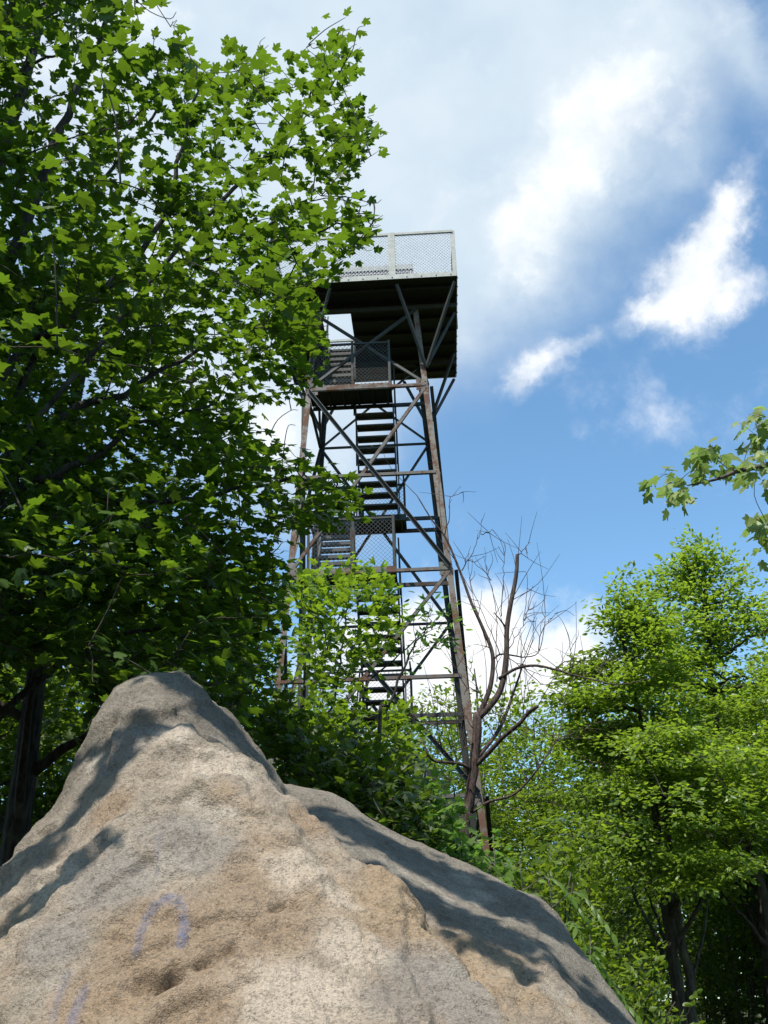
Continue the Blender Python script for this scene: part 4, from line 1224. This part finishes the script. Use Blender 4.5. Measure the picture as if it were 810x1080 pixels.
# weeds with drooping feathered leaves along the boulder's back
def weed(label, px, py, y, h, n_frond, leaf, group=None):
    tip = at(px, py, y)
    base = np.array([tip[0], y, float(ground_z(tip[0], y)) - .03])
    T = empty('weed', base)
    tag(T, label, 'weed', group)
    st = MB(); P = [[], [], [], [], []]
    sk = limb(st, [base, (base + tip) / 2 + rng.normal(0, .05, 3), tip], .006, .003, 5, .0, 6)
    for i in range(n_frond):
        f = .45 + .55 * i / n_frond
        s = sk[int(f * (len(sk) - 1))]
        a = i * 2.4 + rng.normal(0, .3)
        L = rng.uniform(.25, .42)
        d = np.array([math.cos(a), math.sin(a), 0])
        pts = catmull([s, s + d * L * .5 + [0, 0, .08], s + d * L + [0, 0, -.16]], 5)
        st.tube(pts, np.linspace(.004, .0015, len(pts)), 4, False)
        tg = norm(np.gradient(pts, axis=0))
        for j in range(3, len(pts)):
            for sg in (-1, 1):
                lat = np.cross(tg[j], [0, 0, 1]) * sg
                P[0].append(pts[j]); P[1].append(lat + tg[j] * .6 + [0, 0, -.45]); P[2].append([0, 0, 1] + rng.normal(0, .2, 3)); P[3].append(leaf * rng.uniform(.8, 1.15)); P[4].append(rng.uniform(.3, .9))
    st.build('stem', M['bark_grey'], T, True).location = -base
    leaves('foliage', 'blade', *[np.array(q) for q in P[:4]], M['leaf_weed'], T, np.array(P[4])).location = -base
for lab, px, py, y, n in [('feathery weed nearest the dead tree foot, over the boulder back', 520, 880, 7.4, 12), ('tall feathery weed over the middle of the boulder back', 548, 905, 7.2, 14), ('drooping feathery weed at the right end of the weed row', 578, 925, 7.0, 14), ('short feathery weed low behind the boulder slope, right of the weed row', 622, 985, 7.4, 8)]:
    weed(lab, px, py, y, 1.5, n, .095)

# ---- maple twig hanging in from the right, with its tree out of frame
def right_maple():
    base = np.array([4.6, 5.6, float(ground_z(4.6, 5.6)) - .1])
    T = empty('maple_tree', base)
    tag(T, 'maple outside the right edge whose leafy twig hangs into the sky', 'tree')
    mb = MB()
    tr = limb(mb, [base, base + [.0, .1, 2.2], base + [-.1, .1, 4.6], base + [.05, 0, 7.2]], .15, .03, 9, .01)
    lm = mb; Y = 5.9
    sk = [limb(lm, [np.array([4.55, 5.7, 3.6]), at(900, 470, Y), at(840, 482, Y), at(806, 491, Y), at(778, 497, Y), at(760, 504, Y), at(745, 508, Y), at(725, 512, Y)], .03, .004, 6, .0),
          limb(lm, [at(778, 497, Y), at(768, 494, Y), at(760, 488, Y), at(750, 480, Y)], .005, .003, 4, 0),
          limb(lm, [at(806, 491, Y), at(802, 470, Y), at(797, 445, Y)], .007, .003, 4, 0),
          limb(lm, [np.array([4.55, 5.7, 3.3]), at(900, 545, Y), at(845, 545, Y), at(815, 550, Y), at(803, 560, Y)], .02, .004, 5, 0)]
    for e in [((4.55, 5.7, 4.4), (5.2, 4.8, 5.6), (5.6, 4.2, 6.6)), ((4.5, 5.7, 5.2), (4.4, 6.4, 6.8), (4.9, 6.8, 7.6)), ((4.55, 5.7, 4.0), (5.6, 6.3, 5.0), (6.4, 6.6, 5.8))]:
        sk.append(limb(lm, [np.array(q) for q in e], .05, .008, 6, .02))
    cen = [(692, 508), (700, 522), (704, 500), (716, 508), (722, 518), (712, 530), (736, 492), (744, 476), (752, 470), (750, 488), (742, 500), (760, 480), (766, 486), (786, 450), (795, 440), (800, 460), (806, 440), (790, 474), (804, 480), (812, 468), (784, 488), (798, 498), (812, 505), (790, 492), (808, 550), (800, 560), (812, 566), (806, 575), (798, 548)]
    c = np.array([at(a, b_, Y + rng.normal(0, .12)) for a, b_ in cen])
    ax = norm(rng.normal(0, 1, c.shape) * [1, .6, .3] + [-.6, 0, -.2])
    p1 = spray_leaves(c, ax, 5, .13, .11, .088, .9, .35, .03)
    c2 = ellipsoid(420, (5.4, 6.8, 6.0), (2.3, 3.0, 2.3)); c2 = c2[proj(c2)[:, 0] > 850]  # unseen crown, enlarged to shade the undergrowth at the lower right
    ax2 = norm(rng.normal(0, 1, c2.shape))
    p2 = spray_leaves(c2, ax2, 10, .5, .28, .1, .4, .45, .05)
    tw = mb; skel = np.concatenate(sk)
    twigs_to(tw, c, ax, skel, .003, .05); twigs_to(tw, c2, ax2, skel, .005, .15)
    mb.build('trunk', M['bark_grey'], T, True).location = -base
    leaves('crown', 'maple', *[np.concatenate([a, b_]) for a, b_ in zip(p1[:4], p2[:4])], M['leaf_pale'], T, np.concatenate([p1[4], p2[4]])).location = -base
right_maple()

# ---- round-leaved tree whose twigs enter at the top left, and the dark trunk below it
def aspen():
    base = np.array([-5.6, 7.6, float(ground_z(-5.6, 7.6)) - .1])
    T = empty('aspen_tree', base)
    tag(T, 'tree with small rounded leaves showing in the top left corner, above the maple', 'tree')
    mb = MB()
    tr = limb(mb, [base, base + [.1, .1, 4], base + [.3, 0, 8], base + [.5, .1, 12.5]], .2, .03, 9, .01)
    lm = mb; Y = 6.6
    sk = [limb(lm, [np.array([-5.4, 7.6, 6.0]), at(-60, 110, Y), at(0, 90, Y), at(30, 68, Y), at(60, 56, Y), at(82, 46, Y)], .04, .005, 6, .01), limb(lm, [np.array([-5.2, 7.6, 8.0]), at(-50, 20, Y), at(0, 20, Y), at(40, 8, Y), at(60, -10, Y)], .04, .006, 6, .01),
          limb(lm, [np.array([-5.2, 7.6, 9.0]), at(-80, -120, Y), at(20, -60, Y)], .04, .006, 6, .01), limb(lm, [np.array([-5.4, 7.6, 6.2]), at(-60, 150, Y), at(0, 130, Y), at(25, 120, Y)], .03, .005, 6, .01)]
    poly = [(-250, -260), (68, -260), (62, 8), (50, 36), (40, 60), (64, 76), (40, 92), (28, 116), (22, 150), (6, 190), (-250, 220)]
    px = np.column_stack([rng.uniform(-250, 70, 2600), rng.uniform(-260, 220, 2600)])
    px = px[in_poly(px, poly)][:420]
    c = np.array([at(a, b_, Y + rng.normal(0, .6)) for a, b_ in px])
    ax = norm(rng.normal(0, 1, c.shape))
    tw = mb; twigs_to(tw, c, ax, np.concatenate(sk + [tr[10:]]), .004, .1)
    mb.build('trunk', M['bark_dark'], T, True).location = -base
    p = spray_leaves(c, ax, 9, .4, .26, .066, .5, .8, .06)
    leaves('crown', 'round', *p[:4], M['leaf_dark'], T, p[4]).location = -base
aspen()

# ---- woods behind the maple
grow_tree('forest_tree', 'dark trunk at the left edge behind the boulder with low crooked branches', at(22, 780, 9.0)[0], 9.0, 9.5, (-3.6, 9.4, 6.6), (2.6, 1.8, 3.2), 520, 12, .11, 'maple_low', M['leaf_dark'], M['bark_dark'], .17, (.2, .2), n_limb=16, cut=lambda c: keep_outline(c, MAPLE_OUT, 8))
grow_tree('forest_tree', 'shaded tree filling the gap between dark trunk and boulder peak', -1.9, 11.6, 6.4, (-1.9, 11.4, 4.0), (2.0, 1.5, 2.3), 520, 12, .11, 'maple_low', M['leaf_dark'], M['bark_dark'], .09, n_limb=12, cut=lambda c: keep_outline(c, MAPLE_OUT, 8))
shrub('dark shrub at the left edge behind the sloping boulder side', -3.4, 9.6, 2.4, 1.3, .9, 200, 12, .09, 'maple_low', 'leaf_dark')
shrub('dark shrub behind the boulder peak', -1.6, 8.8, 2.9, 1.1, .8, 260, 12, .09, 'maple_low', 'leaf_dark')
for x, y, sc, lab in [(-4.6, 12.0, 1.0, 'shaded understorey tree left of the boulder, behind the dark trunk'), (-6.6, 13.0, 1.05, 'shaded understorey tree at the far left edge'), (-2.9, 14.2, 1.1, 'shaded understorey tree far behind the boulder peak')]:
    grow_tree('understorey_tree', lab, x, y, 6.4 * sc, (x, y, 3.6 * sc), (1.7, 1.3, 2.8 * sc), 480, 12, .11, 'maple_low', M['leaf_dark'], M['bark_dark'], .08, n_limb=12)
# ---- woods beyond the tower: two kinds copied with their parts
A = grow_tree('forest_tree', 'x', 0.0, 27.0, 9.0, (0.0, 27.0, 5.4), (2.5, 2.3, 3.9), 900, 16, .11, 'oval', M['leaf_forest'], M['bark_grey'], .13, n_limb=16, group='trees of the wood beyond the tower', length=.6)
B = grow_tree('forest_tree', 'x', 6.5, 30.0, 8.2, (6.5, 30.0, 4.6), (3.0, 2.6, 3.7), 900, 16, .12, 'oval', M['leaf_forest'], M['bark_grey'], .13, n_limb=16, group='trees of the wood beyond the tower', length=.65)
def place(o, px, ytop, y, h0, rz, label):
    p = at(px, ytop, y)
    z0 = float(ground_z(p[0], y)) - .1
    s = (p[2] - z0) / h0
    copy_tree(o, (p[0], y, z0), rz, s, label)
far = [(445, 722, 27, A, 0.4, 'yellow-green forest tree directly behind the lower tower legs'), (500, 690, 31, B, 1.9, 'forest tree beyond the dead tree trunk'), (560, 738, 29, A, 2.7, 'forest tree seen between dead tree limbs and tiered trees'),
       (615, 700, 33, B, 4.1, 'forest tree with its top in the sky gap left of the tiered trees'), (672, 730, 30, A, 5.0, 'forest tree hidden behind the shorter tiered tree'), (760, 690, 33, B, .6, 'forest tree hidden behind the tallest tiered tree'), (720, 700, 22, B, 2.2, 'forest tree showing through the tallest tiered tree'), (790, 680, 23, A, 1.1, 'forest tree showing through the right-hand edge tree'), (650, 760, 21, A, 5.9, 'forest tree showing through the shorter tiered tree'), (840, 640, 32, A, 3.3, 'forest tree beyond the right edge'),
       (385, 750, 30, B, 3.0, 'forest tree low behind the stairs'), (320, 716, 33, A, 1.2, 'forest tree behind the young maple'), (225, 590, 29, B, 5.5, 'forest tree behind the maple, left of the tower'), (150, 540, 31, A, 2.2, 'forest tree behind the boulder peak'), (70, 530, 28, B, 2.6, 'forest tree behind the left trunk'), (-40, 520, 30, A, 4.4, 'forest tree beyond the left edge')]
for px, yt, y, o, rz, lab in far:
    place(o, px, yt, y, 9.3 if o is A else 8.3, rz, lab)
for o in (A, B):
    for ch in list(o.children): bpy.data.objects.remove(ch)
    bpy.data.objects.remove(o)

# ---- more of the wood: shade behind the maple, thickets beyond, unseen trees added round the viewpoint
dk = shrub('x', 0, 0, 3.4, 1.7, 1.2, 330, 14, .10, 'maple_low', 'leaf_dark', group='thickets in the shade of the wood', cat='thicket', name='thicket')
for x, y, sc, rz, lab in [(-5.2, 11.5, 1.05, 0.3, 'shaded thicket at the far left behind the trunk'), (-3.3, 12.5, 1.15, 1.9, 'shaded thicket between the left trunk and the boulder'), (-1.0, 13.0, 1.0, 2.8, 'shaded thicket behind the boulder peak'), (-6.5, 13.8, 1.3, 4.0, 'thicket deep in the wood at the left edge'),
                          (.4, 14.2, .8, 5.1, 'thicket at the tower foot behind the young maple'), (2.6, 16.5, .95, .9, 'thicket behind the dead tree, right of the tower foot'), (4.8, 18.0, 1.05, 2.2, 'thicket far back between the right-hand trunks'), (7.0, 17.5, 1.1, 3.4, 'thicket far back at the right edge'),
                          (9.6, 19.0, 1.2, 4.6, 'thicket beyond the right edge'), (-4.2, 16.5, 1.3, 5.6, 'thicket far behind the maple'), (7.6, 14.0, .85, 1.2, 'thicket under the tiered tree at the right edge'), (5.6, 16.2, 1.0, 2.0, 'thicket behind the right-hand trunks')]:
    copy_tree(dk, (x, y, float(ground_z(x, y)) - .05), rz, sc, lab)
for ch in list(dk.children): bpy.data.objects.remove(ch)
bpy.data.objects.remove(dk)
W_ = grow_tree('forest_tree', 'unseen leafy tree of the wood behind the viewpoint, added to dim skylight', 9.5, -3.0, 9.0, (9.5, -3.0, 4.9), (3.2, 3.2, 4.2), 700, 12, .13, 'maple_low', M['leaf_dark'], M['bark_grey'], .18, n_limb=14, group='unseen added trees of the wood behind the viewpoint', length=.7)
for x, y, sc, rz in [(5.5, -7.5, 1.0, 1), (.5, -9.0, .9, 2), (-5, -8.5, 1.0, 3), (-9, -4, 1.05, 4), (-9.5, 2.5, 1.1, 5), (10.5, 3.5, 1.05, 6), (-3.5, -14, 1.2, .4), (3.5, -14, 1.2, 1.4)]:  # unseen trees, put in to hold back skylight from behind
    copy_tree(W_, (x, y, 0), rz, sc)
